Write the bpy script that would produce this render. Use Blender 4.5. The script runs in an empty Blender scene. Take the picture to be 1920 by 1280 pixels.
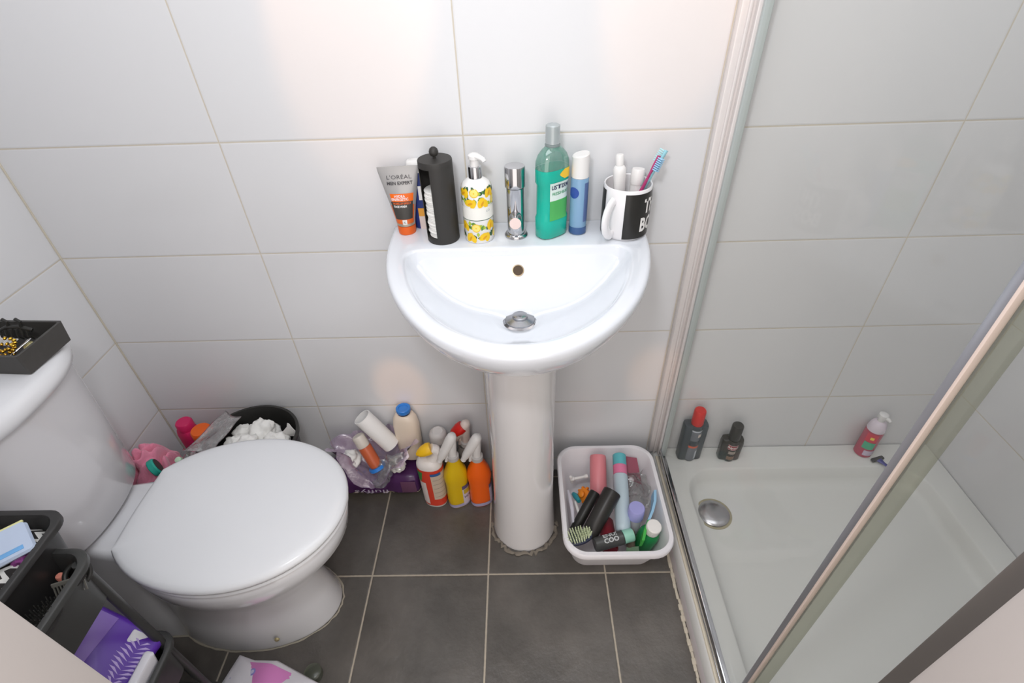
import bpy, bmesh, math, random
from mathutils import Vector, Matrix, Euler, noise
random.seed(7)
R = math.radians; PI = math.pi
scene = bpy.context.scene
COL = scene.collection

# ------------------------------------------------------------------ camera
cam_d = bpy.data.cameras.new('camera')
cam = bpy.data.objects.new('camera', cam_d); COL.objects.link(cam)
cam_d.sensor_width = 36.0
cam_d.lens = 972.66 / 1920 * 36.0
cam_d.clip_start = 0.01
cam.location = (0.1086, -1.0556, 1.3801)
cam.rotation_euler = (0.8961, 0.0295, 0.0018)
scene.camera = cam

# ------------------------------------------------------------------ light
w = bpy.data.worlds.new('world'); scene.world = w; w.use_nodes = True
w.node_tree.nodes['Background'].inputs[0].default_value = (1.0, 0.93, 0.88, 1)
w.node_tree.nodes['Background'].inputs[1].default_value = 1.75

def area(name, loc, rot, sx, sy, power, color=(1, 1, 1)):
    d = bpy.data.lights.new(name, 'AREA'); d.shape = 'RECTANGLE'; d.size = sx; d.size_y = sy
    d.energy = power; d.color = color
    o = bpy.data.objects.new(name, d); COL.objects.link(o); o.location = loc; o.rotation_euler = rot
    return o
def spot(name, loc, target, power, angle, blend, color, size=0.02):
    d = bpy.data.lights.new(name, 'SPOT'); d.energy = power; d.spot_size = R(angle); d.spot_blend = blend
    d.color = color; d.shadow_soft_size = size
    o = bpy.data.objects.new(name, d); COL.objects.link(o); o.location = loc
    o.rotation_euler = (Vector(target) - Vector(loc)).to_track_quat('-Z', 'Y').to_euler()
    return o
area('ceiling_bounce', (0.27, -0.50, 2.27), (0, 0, 0), 1.7, 0.6, 10.5, (0.90, 0.95, 1.0))  # area lamp added in place of flash light bounced off the ceiling
area('flash', (-0.02, -1.0, 1.66), (R(62), 0, 0), 0.12, 0.09, 4.6, (0.93, 0.96, 1.0))
WARM = (1.0, 0.52, 0.26)
spot('upper_spot_left', (-0.02, -0.45, 2.2), (-0.165, 0.0, 1.37), 24.0, 18, 0.3, WARM)  # unseen warm spots, left and right, added for the pools on the upper wall
spot('upper_spot_right', (0.40, -0.45, 2.2), (0.385, 0.0, 1.37), 22.0, 16, 0.3, WARM)
spot('low_spot_left', (-0.36, -0.80, 1.2), (-0.235, 0.0, 0.385), 14, 8, 0.35, WARM)  # unseen low spots, left and right, added for warm patches near the pedestal
spot('low_spot_right', (0.44, -0.80, 1.2), (0.468, 0.0, 0.41), 8, 9, 0.7, WARM)
vs = scene.view_settings
vs.view_transform = 'Standard'; vs.look = 'None'; vs.gamma = 1.0; vs.use_curve_mapping = False
vs.exposure = 0.0

# ------------------------------------------------------------------ materials
def lin(c):
    c = c / 255.0
    return c / 12.92 if c <= 0.04045 else ((c + 0.055) / 1.055) ** 2.4
def rgb(h):
    return (lin(int(h[0:2], 16)), lin(int(h[2:4], 16)), lin(int(h[4:6], 16)), 1)
MC = {}
def M(name, hexc='ffffff', rough=0.4, metal=0.0, trans=0.0, alpha=1.0, coat=0.0, ior=1.45, bump=0.0, bscale=40, sheen=0.0, sss=0.0):
    if name in MC: return MC[name]
    m = bpy.data.materials.new(name); m.use_nodes = True
    b = m.node_tree.nodes['Principled BSDF']
    b.inputs['Base Color'].default_value = rgb(hexc); b.inputs['Roughness'].default_value = rough
    b.inputs['Metallic'].default_value = metal; b.inputs['Transmission Weight'].default_value = trans
    b.inputs['Alpha'].default_value = alpha; b.inputs['Coat Weight'].default_value = coat
    b.inputs['IOR'].default_value = ior; b.inputs['Sheen Weight'].default_value = sheen
    nt = m.node_tree
    # slight procedural tone variation on every surface
    n = nt.nodes.new('ShaderNodeTexNoise'); n.inputs['Scale'].default_value = bscale
    tc = nt.nodes.new('ShaderNodeTexCoord'); nt.links.new(tc.outputs['Object'], n.inputs['Vector'])
    if bump:
        bp = nt.nodes.new('ShaderNodeBump'); bp.inputs['Strength'].default_value = bump; bp.inputs['Distance'].default_value = 0.002
        nt.links.new(n.outputs['Fac'], bp.inputs['Height']); nt.links.new(bp.outputs['Normal'], b.inputs['Normal'])
    else:
        mr = nt.nodes.new('ShaderNodeMapRange'); mr.inputs[3].default_value = max(0, rough - 0.03); mr.inputs[4].default_value = rough + 0.03
        nt.links.new(n.outputs['Fac'], mr.inputs[0]); nt.links.new(mr.outputs[0], b.inputs['Roughness'])
    MC[name] = m
    return m
def film(name, hexc, glossy=0.15, diffuse=0.2, rough=0.1, gcol='ffffff', dcol='ffffff', bump=0.0, bscale=60):
    """thin clear plastic or glass: tinted see-through with fresnel gloss and some haze of its own"""
    if name in MC: return MC[name]
    m = bpy.data.materials.new(name); m.use_nodes = True; nt = m.node_tree; nt.nodes.clear()
    out = nt.nodes.new('ShaderNodeOutputMaterial')
    t = nt.nodes.new('ShaderNodeBsdfTransparent'); t.inputs[0].default_value = rgb(hexc)
    d = nt.nodes.new('ShaderNodeBsdfDiffuse'); d.inputs[0].default_value = rgb(dcol)
    g = nt.nodes.new('ShaderNodeBsdfGlossy'); g.inputs['Roughness'].default_value = rough; g.inputs[0].default_value = rgb(gcol)
    a = nt.nodes.new('ShaderNodeMixShader'); a.inputs[0].default_value = diffuse
    nt.links.new(t.outputs[0], a.inputs[1]); nt.links.new(d.outputs[0], a.inputs[2])
    lw = nt.nodes.new('ShaderNodeLayerWeight'); lw.inputs[0].default_value = 0.35
    mu = nt.nodes.new('ShaderNodeMath'); mu.operation = 'MULTIPLY_ADD'; mu.inputs[1].default_value = glossy * 2; mu.inputs[2].default_value = glossy * 0.3
    nt.links.new(lw.outputs['Fresnel'], mu.inputs[0])
    b = nt.nodes.new('ShaderNodeMixShader'); nt.links.new(mu.outputs[0], b.inputs[0])
    nt.links.new(a.outputs[0], b.inputs[1]); nt.links.new(g.outputs[0], b.inputs[2])
    nt.links.new(b.outputs[0], out.inputs[0])
    if bump:
        n = nt.nodes.new('ShaderNodeTexNoise'); n.inputs['Scale'].default_value = bscale
        tc = nt.nodes.new('ShaderNodeTexCoord'); nt.links.new(tc.outputs['Object'], n.inputs['Vector'])
        bp = nt.nodes.new('ShaderNodeBump'); bp.inputs['Strength'].default_value = bump; bp.inputs['Distance'].default_value = 0.004
        nt.links.new(n.outputs['Fac'], bp.inputs['Height'])
        nt.links.new(bp.outputs[0], g.inputs['Normal']); nt.links.new(bp.outputs[0], d.inputs['Normal'])
    MC[name] = m
    return m

def tile_material(name, ua, ustep, uoff, va, vstep, voff, tile, grout, gw, rough, gbump=0.25, noisy=0.0, tile2=None, nscale=6, spec=0.5):
    m = bpy.data.materials.new(name); m.use_nodes = True; nt = m.node_tree; N = nt.nodes; L = nt.links
    b = N['Principled BSDF']; tc = N.new('ShaderNodeTexCoord'); sep = N.new('ShaderNodeSeparateXYZ'); L.new(tc.outputs['Object'], sep.inputs[0])
    def math_(op, a, bb=None, c=None):
        n = N.new('ShaderNodeMath'); n.operation = op
        for i, v in enumerate((a, bb, c)):
            if v is None: continue
            if hasattr(v, 'is_output'): L.new(v, n.inputs[i])
            else: n.inputs[i].default_value = v
        return n.outputs[0]
    def dist(axis, step, off):
        s = math_('SUBTRACT', sep.outputs[axis], off)
        s = math_('ADD', s, step * 50.5)
        f = math_('MODULO', s, step)
        return math_('ABSOLUTE', math_('SUBTRACT', f, step / 2))
    d = math_('MINIMUM', dist(ua, ustep, uoff), dist(va, vstep, voff))
    nz = N.new('ShaderNodeTexNoise'); nz.inputs['Scale'].default_value = 90; L.new(tc.outputs['Object'], nz.inputs['Vector'])
    d = math_('ADD', d, math_('MULTIPLY', math_('SUBTRACT', nz.outputs['Fac'], 0.5), gw * 0.5))
    mr = N.new('ShaderNodeMapRange'); mr.inputs[1].default_value = gw * 0.5; mr.inputs[2].default_value = gw * 1.0
    L.new(d, mr.inputs[0])
    mix = N.new('ShaderNodeMix'); mix.data_type = 'RGBA'; L.new(mr.outputs[0], mix.inputs[0])
    mix.inputs[6].default_value = rgb(grout); mix.inputs[7].default_value = rgb(tile)
    n2 = N.new('ShaderNodeTexNoise'); n2.inputs['Scale'].default_value = nscale; n2.inputs['Detail'].default_value = 8; n2.inputs['Roughness'].default_value = 0.62
    L.new(tc.outputs['Object'], n2.inputs['Vector'])
    if tile2:
        m2 = N.new('ShaderNodeMix'); m2.data_type = 'RGBA'
        r2 = N.new('ShaderNodeMapRange'); r2.inputs[1].default_value = 0.36; r2.inputs[2].default_value = 0.68
        L.new(n2.outputs['Fac'], r2.inputs[0]); L.new(r2.outputs[0], m2.inputs[0])
        m2.inputs[6].default_value = rgb(tile); m2.inputs[7].default_value = rgb(tile2); L.new(m2.outputs[2], mix.inputs[7])
    L.new(mix.outputs[2], b.inputs['Base Color'])
    rr = N.new('ShaderNodeMapRange'); rr.inputs[3].default_value = 0.8; rr.inputs[4].default_value = rough; L.new(mr.outputs[0], rr.inputs[0])
    L.new(rr.outputs[0], b.inputs['Roughness']); b.inputs['Specular IOR Level'].default_value = spec
    b1 = N.new('ShaderNodeBump'); b1.inputs['Strength'].default_value = gbump; b1.inputs['Distance'].default_value = 0.002
    e = N.new('ShaderNodeMapRange'); e.inputs[1].default_value = gw * 0.4; e.inputs[2].default_value = gw * 2.0; L.new(d, e.inputs[0]); L.new(e.outputs[0], b1.inputs['Height'])
    L.new(b1.outputs[0], b.inputs['Normal'])
    if noisy:
        b2 = N.new('ShaderNodeBump'); b2.inputs['Strength'].default_value = noisy; b2.inputs['Distance'].default_value = 0.006
        L.new(n2.outputs['Fac'], b2.inputs['Height']); L.new(b1.outputs[0], b2.inputs['Normal']); L.new(b2.outputs[0], b.inputs['Normal'])
    return m

T_BACK = tile_material('white_wall_tile_back', 0, 0.4883, 0.0, 2, 0.25, 0.06, 'dcdcde', 'cac2b4', 0.0019, 0.22)
T_SIDE = tile_material('white_wall_tile_side', 1, 0.4883, -0.4883, 2, 0.25, 0.06, 'dcdcde', 'cac2b4', 0.0019, 0.22)
T_FLOOR = tile_material('slate_floor_tile', 0, 0.3187, 0.0018, 1, 0.3187, -0.3462, '4f4b47', 'b0a696', 0.0028, 0.30, 0.3, 1.0, '69645f', 5, 0.5)
PAINT = M('white_paint', 'd9d4d0', 0.45, bump=0.05, bscale=120)
CER = M('white_ceramic', 'dfe2e8', 0.10, coat=0.5)
CER2 = M('toilet_ceramic', 'dcdcdf', 0.12, coat=0.4)
LIDM = M('toilet_lid_plastic', 'dedfe2', 0.22)
TRAYM = M('shower_tray_acrylic', 'd8d8d5', 0.25)
CHROME = M('chrome', 'c9c9cc', 0.10, metal=1.0)
ALU = M('polished_aluminium', 'c8c7c9', 0.20, metal=1.0)
ALUD = M('brushed_aluminium', 'b4b5bc', 0.38, metal=0.75)
BLK = M('black_plastic', '2a2927', 0.45)
BLKG = M('charcoal_plastic', '3b3b39', 0.38)
WHP = M('white_plastic', 'e6e4e2', 0.35)
SEAL = M('sealant', 'cfc6b4', 0.55, bump=0.5, bscale=150)
GLASS = film('shower_glass', 'fdfdfc', 0.012, 0.02, 0.02, dcol='c9cdc5')
CLEAR = film('clear_plastic', 'e4e6e4', 0.30, 0.16, 0.12, dcol='d8d8d8', bump=0.6, bscale=70)

# ------------------------------------------------------------------ helpers
def tag(o, label=None, cat=None, group=None, kind=None):
    if label: o['label'] = label
    if cat: o['category'] = cat
    if group: o['group'] = group
    if kind: o['kind'] = kind
    return o
def thing(name, label, cat, loc=(0, 0, 0), rot=(0, 0, 0), group=None):
    o = bpy.data.objects.new(name, None); COL.objects.link(o); o.location = loc; o.rotation_euler = rot
    o.empty_display_size = 0.02
    return tag(o, label, cat, group)
def obj(name, bm, mat, parent=None, smooth=True, label=None, loc=None, rot=None, kind=None, ang=40):
    me = bpy.data.meshes.new(name)
    bmesh.ops.recalc_face_normals(bm, faces=bm.faces)
    for f in bm.faces: f.smooth = smooth
    bm.to_mesh(me); bm.free()
    if smooth: me.set_sharp_from_angle(angle=R(ang))
    for m in (mat if isinstance(mat, (list, tuple)) else [mat]): me.materials.append(m)
    o = bpy.data.objects.new(name, me); COL.objects.link(o)
    if parent: o.parent = parent
    if loc: o.location = loc
    if rot: o.rotation_euler = rot
    if label: o['label'] = label
    if kind: o['kind'] = kind
    return o
def NB(): return bmesh.new()
def add_box(bm, c, s, bev=0.0, seg=2, rot=None):
    r = bmesh.ops.create_cube(bm, size=1.0)
    vs_ = r['verts']
    bmesh.ops.scale(bm, vec=s, verts=vs_)
    if bev:
        es = list({e for v in vs_ for e in v.link_edges})
        rb = bmesh.ops.bevel(bm, geom=es, offset=bev, segments=seg, affect='EDGES', profile=0.5)
        vs_ = list({v for f in rb['faces'] for v in f.verts} | {v for v in vs_ if v.is_valid})
    if rot: bmesh.ops.rotate(bm, cent=(0, 0, 0), matrix=Euler(rot).to_matrix(), verts=vs_)
    bmesh.ops.translate(bm, vec=c, verts=vs_)
    return bm
def box(c, s, bev=0.0, seg=2, rot=None): return add_box(NB(), c, s, bev, seg, rot)
def add_loft(bm, loops, cap0=True, cap1=True, closed=True):
    rings = [[bm.verts.new(p) for p in lp] for lp in loops]
    n = len(rings[0])
    for a, b in zip(rings[:-1], rings[1:]):
        for i in range(n if closed else n - 1):
            j = (i + 1) % n
            try: bm.faces.new((a[i], a[j], b[j], b[i]))
            except ValueError: pass
    if cap0: bm.faces.new(rings[0])
    if cap1: bm.faces.new(rings[-1])
    return bm
def loft(loops, cap0=True, cap1=True): return add_loft(NB(), loops, cap0, cap1)
def sup(a, b, z, n=32, e=2.0, c=(0, 0), phase=0.0):
    """superellipse loop"""
    out = []
    for i in range(n):
        t = 2 * PI * i / n + phase
        ct, st = math.cos(t), math.sin(t)
        out.append((c[0] + a * math.copysign(abs(ct) ** (2 / e), ct), c[1] + b * math.copysign(abs(st) ** (2 / e), st), z))
    return out
def add_lathe(bm, prof, n=32, c=(0, 0), sx=1.0, sy=1.0, cap0=True, cap1=True):
    return add_loft(bm, [[(c[0] + r * sx * math.cos(2 * PI * i / n), c[1] + r * sy * math.sin(2 * PI * i / n), z) for i in range(n)] for r, z in prof], cap0, cap1)
def lathe(prof, n=32, **k): return add_lathe(NB(), prof, n, **k)
def rrect(w_, d_, r, z, c=(0, 0), k=6):
    pts = []
    for cx, cy, a0 in ((w_ / 2 - r, d_ / 2 - r, 0), (-w_ / 2 + r, d_ / 2 - r, 90), (-w_ / 2 + r, -d_ / 2 + r, 180), (w_ / 2 - r, -d_ / 2 + r, 270)):
        for i in range(k + 1):
            a = R(a0 + 90 * i / k); pts.append((c[0] + cx + r * math.cos(a), c[1] + cy + r * math.sin(a), z))
    return pts
def add_tube(bm, pts, rad, n=10, flat=1.0):
    pts = [Vector(p) for p in pts]; loops = []
    d0 = (pts[1] - pts[0]).normalized()
    u = d0.cross(Vector((0, 0, 1)))
    if u.length < 0.2: u = Vector((1, 0, 0)) - d0 * d0.x
    u.normalize(); dp = d0
    for i, p in enumerate(pts):
        d = (pts[min(i + 1, len(pts) - 1)] - pts[max(i - 1, 0)])
        d = d.normalized() if d.length > 1e-9 else dp
        u = dp.rotation_difference(d) @ u; u = (u - d * u.dot(d)).normalized(); dp = d
        v = d.cross(u).normalized()
        r = rad[i] if isinstance(rad, (list, tuple)) else rad
        loops.append([tuple(p + u * (r * math.cos(2 * PI * k / n)) + v * (r * flat * math.sin(2 * PI * k / n))) for k in range(n)])
    return add_loft(bm, loops)
def tube(pts, rad, n=10, flat=1.0): return add_tube(NB(), pts, rad, n, flat)
def cyl_patch(r, a0, a1, z0, z1, off=0.0004, n=14, thick=0.0003, sy=1.0, nz=1, rz=None):
    """curved label on a cylinder about z; angles in degrees, 0 = facing -y, positive toward +x"""
    bm = NB(); rows = []
    for j in range(nz + 1):
        z = z0 + (z1 - z0) * j / nz; rr = (rz(z) if rz else r) + off
        rows.append([bm.verts.new((rr * math.sin(R(a0 + (a1 - a0) * i / n)), -rr * sy * math.cos(R(a0 + (a1 - a0) * i / n)), z)) for i in range(n + 1)])
    for a, b in zip(rows[:-1], rows[1:]):
        for i in range(n): bm.faces.new((a[i], a[i + 1], b[i + 1], b[i]))
    return bm
def flat_shape(pts, y, thick=0.0005):
    """polygon in the local x-z plane facing -y"""
    bm = NB(); a = [bm.verts.new((p[0], y, p[1])) for p in pts]; b = [bm.verts.new((p[0], y - thick, p[1])) for p in pts]
    bm.faces.new(a); bm.faces.new(b)
    n = len(pts)
    for i in range(n): bm.faces.new((a[i], a[(i + 1) % n], b[(i + 1) % n], b[i]))
    return bm
def text_bm(s, width=None, height=None, align='CENTER', bold=0.0, lines=1.0):
    cu = bpy.data.curves.new('txt', 'FONT'); cu.body = s; cu.align_x = align; cu.align_y = 'CENTER'; cu.size = 1.0
    cu.resolution_u = 2; cu.offset = bold; cu.space_line = lines
    o = bpy.data.objects.new('txt', cu); COL.objects.link(o)
    dg = bpy.context.evaluated_depsgraph_get(); dg.update()
    me = bpy.data.meshes.new_from_object(o.evaluated_get(dg))
    bm = NB(); bm.from_mesh(me)
    bpy.data.objects.remove(o); bpy.data.curves.remove(cu); bpy.data.meshes.remove(me)
    xs = [v.co.x for v in bm.verts]; ys = [v.co.y for v in bm.verts]
    w0, h0 = max(xs) - min(xs), max(ys) - min(ys); cx, cy = (max(xs) + min(xs)) / 2, (max(ys) + min(ys)) / 2
    sx = (width / w0) if width else height / h0
    sy = (height / h0) if height else sx
    for v in bm.verts: v.co = Vector(((v.co.x - cx) * sx, (v.co.y - cy) * sy, 0))
    return bm
def text_cyl(s, r, ang, z, width, height=None, off=0.0008, bold=0.0, sy=1.0, lines=1.0, flip=False):
    bm = text_bm(s, width, height, bold=bold, lines=lines)
    for v in bm.verts:
        x, y = (-v.co.x, -v.co.y) if flip else (v.co.x, v.co.y)
        a = R(ang) + x / r
        v.co = Vector(((r + off) * math.sin(a), -(r + off) * sy * math.cos(a), z + y))
    return bm
def text_flat(s, c, width, height=None, bold=0.0, flip=False, rotm=None, lines=1.0):
    """lettering in the x-z plane facing -y, centred at c"""
    bm = text_bm(s, width, height, bold=bold, lines=lines)
    for v in bm.verts:
        x, y = (-v.co.x, -v.co.y) if flip else (v.co.x, v.co.y)
        v.co = Vector((c[0] + x, c[1], c[2] + y))
    return bm
def xform(bm, m):
    bmesh.ops.transform(bm, matrix=m, verts=bm.verts); return bm
def crumple(bm, amp, scale, seed=0, ridge=False, az=1.0):
    off = Vector((seed * 7.3, seed * 3.1, seed * 1.7))
    for v in bm.verts:
        p = v.co * scale + off
        d = Vector((noise.noise(p), noise.noise(p + Vector((31, 0, 0))), noise.noise(p + Vector((0, 57, 0))) * az))
        if ridge: d = Vector([abs(q) * 2 - 0.4 for q in d]) * (v.co.normalized() if v.co.length > 0 else Vector((0, 0, 1))).length
        v.co += d * amp
    return bm
def frame_between(p0, p1, roll=0.0):
    """location + euler so local +z runs from p0 to p1"""
    d = Vector(p1) - Vector(p0)
    q = d.to_track_quat('Z', 'Y')
    e = (q.to_matrix() @ Matrix.Rotation(roll, 3, 'Z')).to_euler()
    return tuple(p0), tuple(e), d.length

# ------------------------------------------------------------------ setting
XL, XR, YF, ZC = -0.9545, 1.345, -0.884, 2.30
obj('floor', box(((XL + XR) / 2, -0.85, -0.03), (XR - XL + 0.1, 1.84, 0.06)), T_FLOOR, smooth=False, kind='structure')
obj('wall_back', box(((XL + XR) / 2, 0.04, ZC / 2 - 0.02), (XR - XL + 0.2, 0.08, ZC + 0.08)), T_BACK, smooth=False, kind='structure')
obj('wall_left', box((XL - 0.04, -0.48, ZC / 2 - 0.02), (0.08, 0.98, ZC + 0.08)), T_SIDE, smooth=False, kind='structure')
obj('wall_right', box((XR + 0.04, -0.48, ZC / 2 - 0.02), (0.08, 0.98, ZC + 0.08)), T_SIDE, smooth=False, kind='structure')
DL, DR = -0.263, 0.444        # clear doorway
bm = NB()
add_box(bm, ((XL + DL - 0.03) / 2, YF - 0.05, ZC / 2 - 0.02), (DL - 0.03 - XL, 0.1, ZC + 0.08))
add_box(bm, ((XR + DR + 0.03) / 2, YF - 0.05, ZC / 2 - 0.02), (XR - DR - 0.03, 0.1, ZC + 0.08))
add_box(bm, ((DL + DR) / 2, YF - 0.05, 2.18), (DR - DL + 0.06, 0.1, 0.28))
obj('wall_front', bm, PAINT, smooth=False, kind='structure')
obj('ceiling', box(((XL + XR) / 2, -0.48, ZC + 0.04), (XR - XL + 0.1, 0.98, 0.06)), PAINT, smooth=False, kind='structure')
for i, x in enumerate((DL, DR)):
    s = -1 if i == 0 else 1
    bm = NB()
    add_box(bm, (x + s * 0.0148, YF - 0.052, 1.0), (0.0296, 0.105, 2.0), 0.004)
    obj('trim_%d' % (i + 1), bm, M('shaded_frame_paint', 'b9b2af', 0.45), kind='structure')  # white paint made greyer, the shade on the jambs is in its colour
# silicone beads along the room corners
bm = NB()
add_box(bm, (XL + 0.0015, -0.0015, 1.15), (0.0035, 0.0035, 2.3), 0.001)
obj('trim_3', bm, M('corner_grout', 'd0c8b8', 0.6), kind='structure')
bm = NB()
add_box(bm, (XR - 0.002, -0.002, 1.2), (0.005, 0.005, 2.2), 0.001)
obj('trim_4', bm, MC['corner_grout'], kind='structure')

# ------------------------------------------------------------------ shower tray
bm = NB()
tc_ = ((0.5 + XR) / 2, (YF + 0) / 2); tw, td = XR - 0.502, -YF - 0.002
def tray_loop(x0, x1, y0, y1, r, z, k=8): return rrect(x1 - x0, y1 - y0, r, z, ((x0 + x1) / 2, (y0 + y1) / 2), k)
X0, X1, Y0, Y1 = 0.504, XR - 0.001, YF + 0.001, -0.001
add_loft(bm, [tray_loop(X0, X1, Y0, Y1, 0.004, 0.045), tray_loop(X0, X1, Y0, Y1, 0.006, 0.094), tray_loop(X0 + 0.006, X1 - 0.002, Y0 + 0.002, Y1 - 0.002, 0.008, 0.1),
    tray_loop(0.576, 1.272, -0.790, -0.080, 0.085, 0.1), tray_loop(0.582, 1.266, -0.784, -0.087, 0.080, 0.096),
    tray_loop(0.590, 1.257, -0.777, -0.096, 0.074, 0.068), tray_loop(0.600, 1.246, -0.766, -0.110, 0.066, 0.054), tray_loop(0.612, 1.232, -0.752, -0.124, 0.060, 0.050),
    tray_loop(0.64, 1.20, -0.72, -0.16, 0.05, 0.049)])
tray = thing('shower_tray', 'white acrylic shower tray with rounded inner corner behind the glass screen', 'shower tray', (0, 0, 0))
obj('basin', bm, TRAYM, tray, ang=50)
dr = obj('drain_cover', lathe([(0.043, 0.0505), (0.043, 0.053), (0.038, 0.057), (0.02, 0.0595), (0.001, 0.060)], 40, c=(0.646, -0.202)), M('worn_chrome', 'b4b2b4', 0.24, metal=0.9), tray, label='round chrome drain cover')
obj('rim_ring', lathe([(0.050, 0.0496), (0.050, 0.0506), (0.044, 0.0508)], 40, c=(0.646, -0.202), cap1=False), M('drain_stain', 'a59d83', 0.5), dr)
obj('trim_5', box((0.515, YF / 2, 0.0225), (0.022, -YF - 0.004, 0.043), 0.002), M('plinth', 'c9c2c4', 0.4), kind='structure')
bm = NB()
for i in range(60):
    y = -0.02 - i * 0.0140
    add_box(bm, (0.500 + random.uniform(-.0015, .0015), y, 0.002), (random.uniform(.006, .011), 0.0150, random.uniform(.004, .006)), 0.0012, 1)
obj('trim_6', bm, SEAL, kind='structure')

# ------------------------------------------------------------------ shower screen
scr = thing('shower_screen', 'framed clear glass shower screen standing on the edge of the white tray', 'shower screen', (0, 0, 0))
GX = 0.524; ZT = 1.95
obj('glass_panel', box((GX, -0.425, 1.03), (0.006, 0.81, 1.83), 0.001), GLASS, scr, smooth=False)
bm = NB()
add_box(bm, (0.512, -0.012, 1.03), (0.046, 0.022, 1.84), 0.003)
add_box(bm, (0.5225, -0.026, 1.03), (0.020, 0.020, 1.84), 0.002)
add_box(bm, (0.5035, -0.020, 1.03), (0.006, 0.018, 1.84), 0.002)
obj('wall_channel', bm, M('pale_channel', 'e2dcda', 0.30, metal=0.15), scr)
obj('channel_strip', box((0.526, -0.0410, 1.03), (0.015, 0.008, 1.83), 0.001), M('grey_blue_strip', 'b4bbba', 0.35), scr)
obj('channel_seal', box((0.5345, -0.034, 1.03), (0.0028, 0.012, 1.83), 0.001), M('green_seal', '8f968a', 0.4), scr)
bm = NB()
add_box(bm, (0.5245, -0.44, 0.107), (0.022, 0.80, 0.012), 0.002)
add_box(bm, (0.517, -0.44, 0.1215), (0.005, 0.80, 0.037), 0.001)
obj('bottom_track', bm, CHROME, scr)
obj('track_sealant', tube([(0.511, -0.035 - i * 0.0205, 0.1015 + 0.0008 * math.sin(i * 2.1)) for i in range(41)], 0.0042, 8), SEAL, scr)
bm = NB()
add_box(bm, (GX, -0.690, 1.03), (0.016, 0.012, 1.83), 0.003)
obj('upright_profile', bm, ALUD, scr)
obj('upright_highlight', box((GX - 0.006, -0.6985, 1.03), (0.008, 0.004, 1.83), 0.001), M('pink_highlight', 'e2cfc4', 0.35, metal=0.1), scr)  # pale pink strip paints the highlight along the aluminium upright
obj('seal_strip', box((GX, -0.710, 1.03), (0.008, 0.018, 1.83), 0.001), film('grey_seal_strip', 'e6e7df', 0.02, 0.16, 0.3, dcol='b9bab2'), scr)
bm = NB()
add_box(bm, (GX, -0.848, 1.03), (0.024, 0.034, 1.84), 0.003)
obj('door_post', bm, M('dark_chrome', '8d8783', 0.35, metal=0.6), scr)
obj('top_rail', box((GX, -0.425, ZT + 0.01), (0.03, 0.85, 0.03), 0.003), ALU, scr)

# ------------------------------------------------------------------ wash basin
ZR = 0.870
FB = 0.400
def ell(y, a=0.27, b=0.41, yc=-0.05): 
    t = (y - yc) / b
    return a * math.sqrt(max(0, 1 - t * t)) if y < yc else a
CX, CY = 0.103, -0.215
def poly_outer():
    pts = [(0.272, 0.0)]
    for i in range(0, 181):
        t = PI * i / 180; pts.append((0.272 * math.cos(t), -0.05 - 0.402 * math.sin(t)))
    pts.append((-0.272, 0.0)); return pts
def poly_inner():
    a, b, yc, yb, r = 0.232, 0.368, -0.05, -0.112, 0.03
    pts = []
    for i in range(0, 181):
        t = PI * i / 180; y = yc - b * math.sin(t)
        if y < yb - r: pts.append((a * math.cos(t), y))
    x1 = pts[0][0]; x0 = pts[-1][0]; y1 = pts[0][1]
    # rounded back corners
    right = [(x1 - r + r * math.cos(R(q)) , yb - r + r * math.sin(R(q))) for q in range(90, -1, -15)]
    left = [(x0 + r - r * math.cos(R(q)), yb - r + r * math.sin(R(q))) for q in range(0, 91, 15)]
    return right + pts + left
def poly_ped(hw, d):
    pts = [(hw, -0.001)]
    for i in range(0, 181, 4):
        t = PI * i / 180; pts.append((hw * math.cos(t), -(d - hw * 1.05) - hw * 1.05 * math.sin(t)))
    pts.append((-hw, -0.001)); return pts
def radial(poly, th, cy=CY):
    """distance from (0, cy) to the polygon along angle th"""
    dx, dy = math.cos(th), math.sin(th); best = None; n = len(poly)
    for i in range(n):
        ax, ay = poly[i]; bx, by = poly[(i + 1) % n]
        ex, ey = bx - ax, by - ay
        det = dx * (-ey) + ex * dy
        if abs(det) < 1e-12: continue
        t = (ax * (-ey) + ex * (ay - cy)) / det
        s = (dx * (ay - cy) - dy * ax) / det
        if t > 0 and -1e-9 <= s <= 1 + 1e-9 and (best is None or t < best): best = t
    return best or 0.05
NT = 144
ths = [2 * PI * i / NT + PI / 2 for i in range(NT)]
PO, PI_, PP = poly_outer(), poly_inner(), poly_ped(0.078, 0.235)
ro = [radial(PO, t) for t in ths]; ri = [radial(PI_, t) for t in ths]; rp = [radial(PP, t) for t in ths]
def smax(a, b, k=0.02):
    h = max(k - abs(a - b), 0) / k
    return max(a, b) + h * h * k * 0.25
def bowl_z(x, y):
    e = math.sqrt((x / 0.232) ** 2 + ((y + 0.05) / 0.368) ** 2)
    zb = 0.752 + 0.108 * min(1.0, e) ** 3.4
    zp = 0.862 - 1.25 * (-y - 0.108)
    z = smax(zb, zp, 0.014)
    return max(0.750, min(z, ZR - 0.008))
loops = []
def ring(rs, zf):
    lp = []
    for t, r in zip(ths, rs):
        x, y = r * math.cos(t), CY + r * math.sin(t)
        z = zf(x, y) if callable(zf) else zf
        lp.append((CX + x, min(y, -0.0005), z))
    loops.append(lp)
for tt, z in ((0.0, 0.655), (0.02, 0.678), (0.14, 0.697), (0.30, 0.714), (0.47, 0.733), (0.63, 0.755), (0.77, 0.780), (0.88, 0.805), (0.95, 0.828), (0.99, 0.847), (1.0, 0.857)):
    ring([a + (b - a) * tt for a, b in zip(rp, ro)], z)
def deckz(x, y): return ZR + (0.006 * max(0, (y + 0.025) / 0.025) if y > -0.025 else 0)
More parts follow.
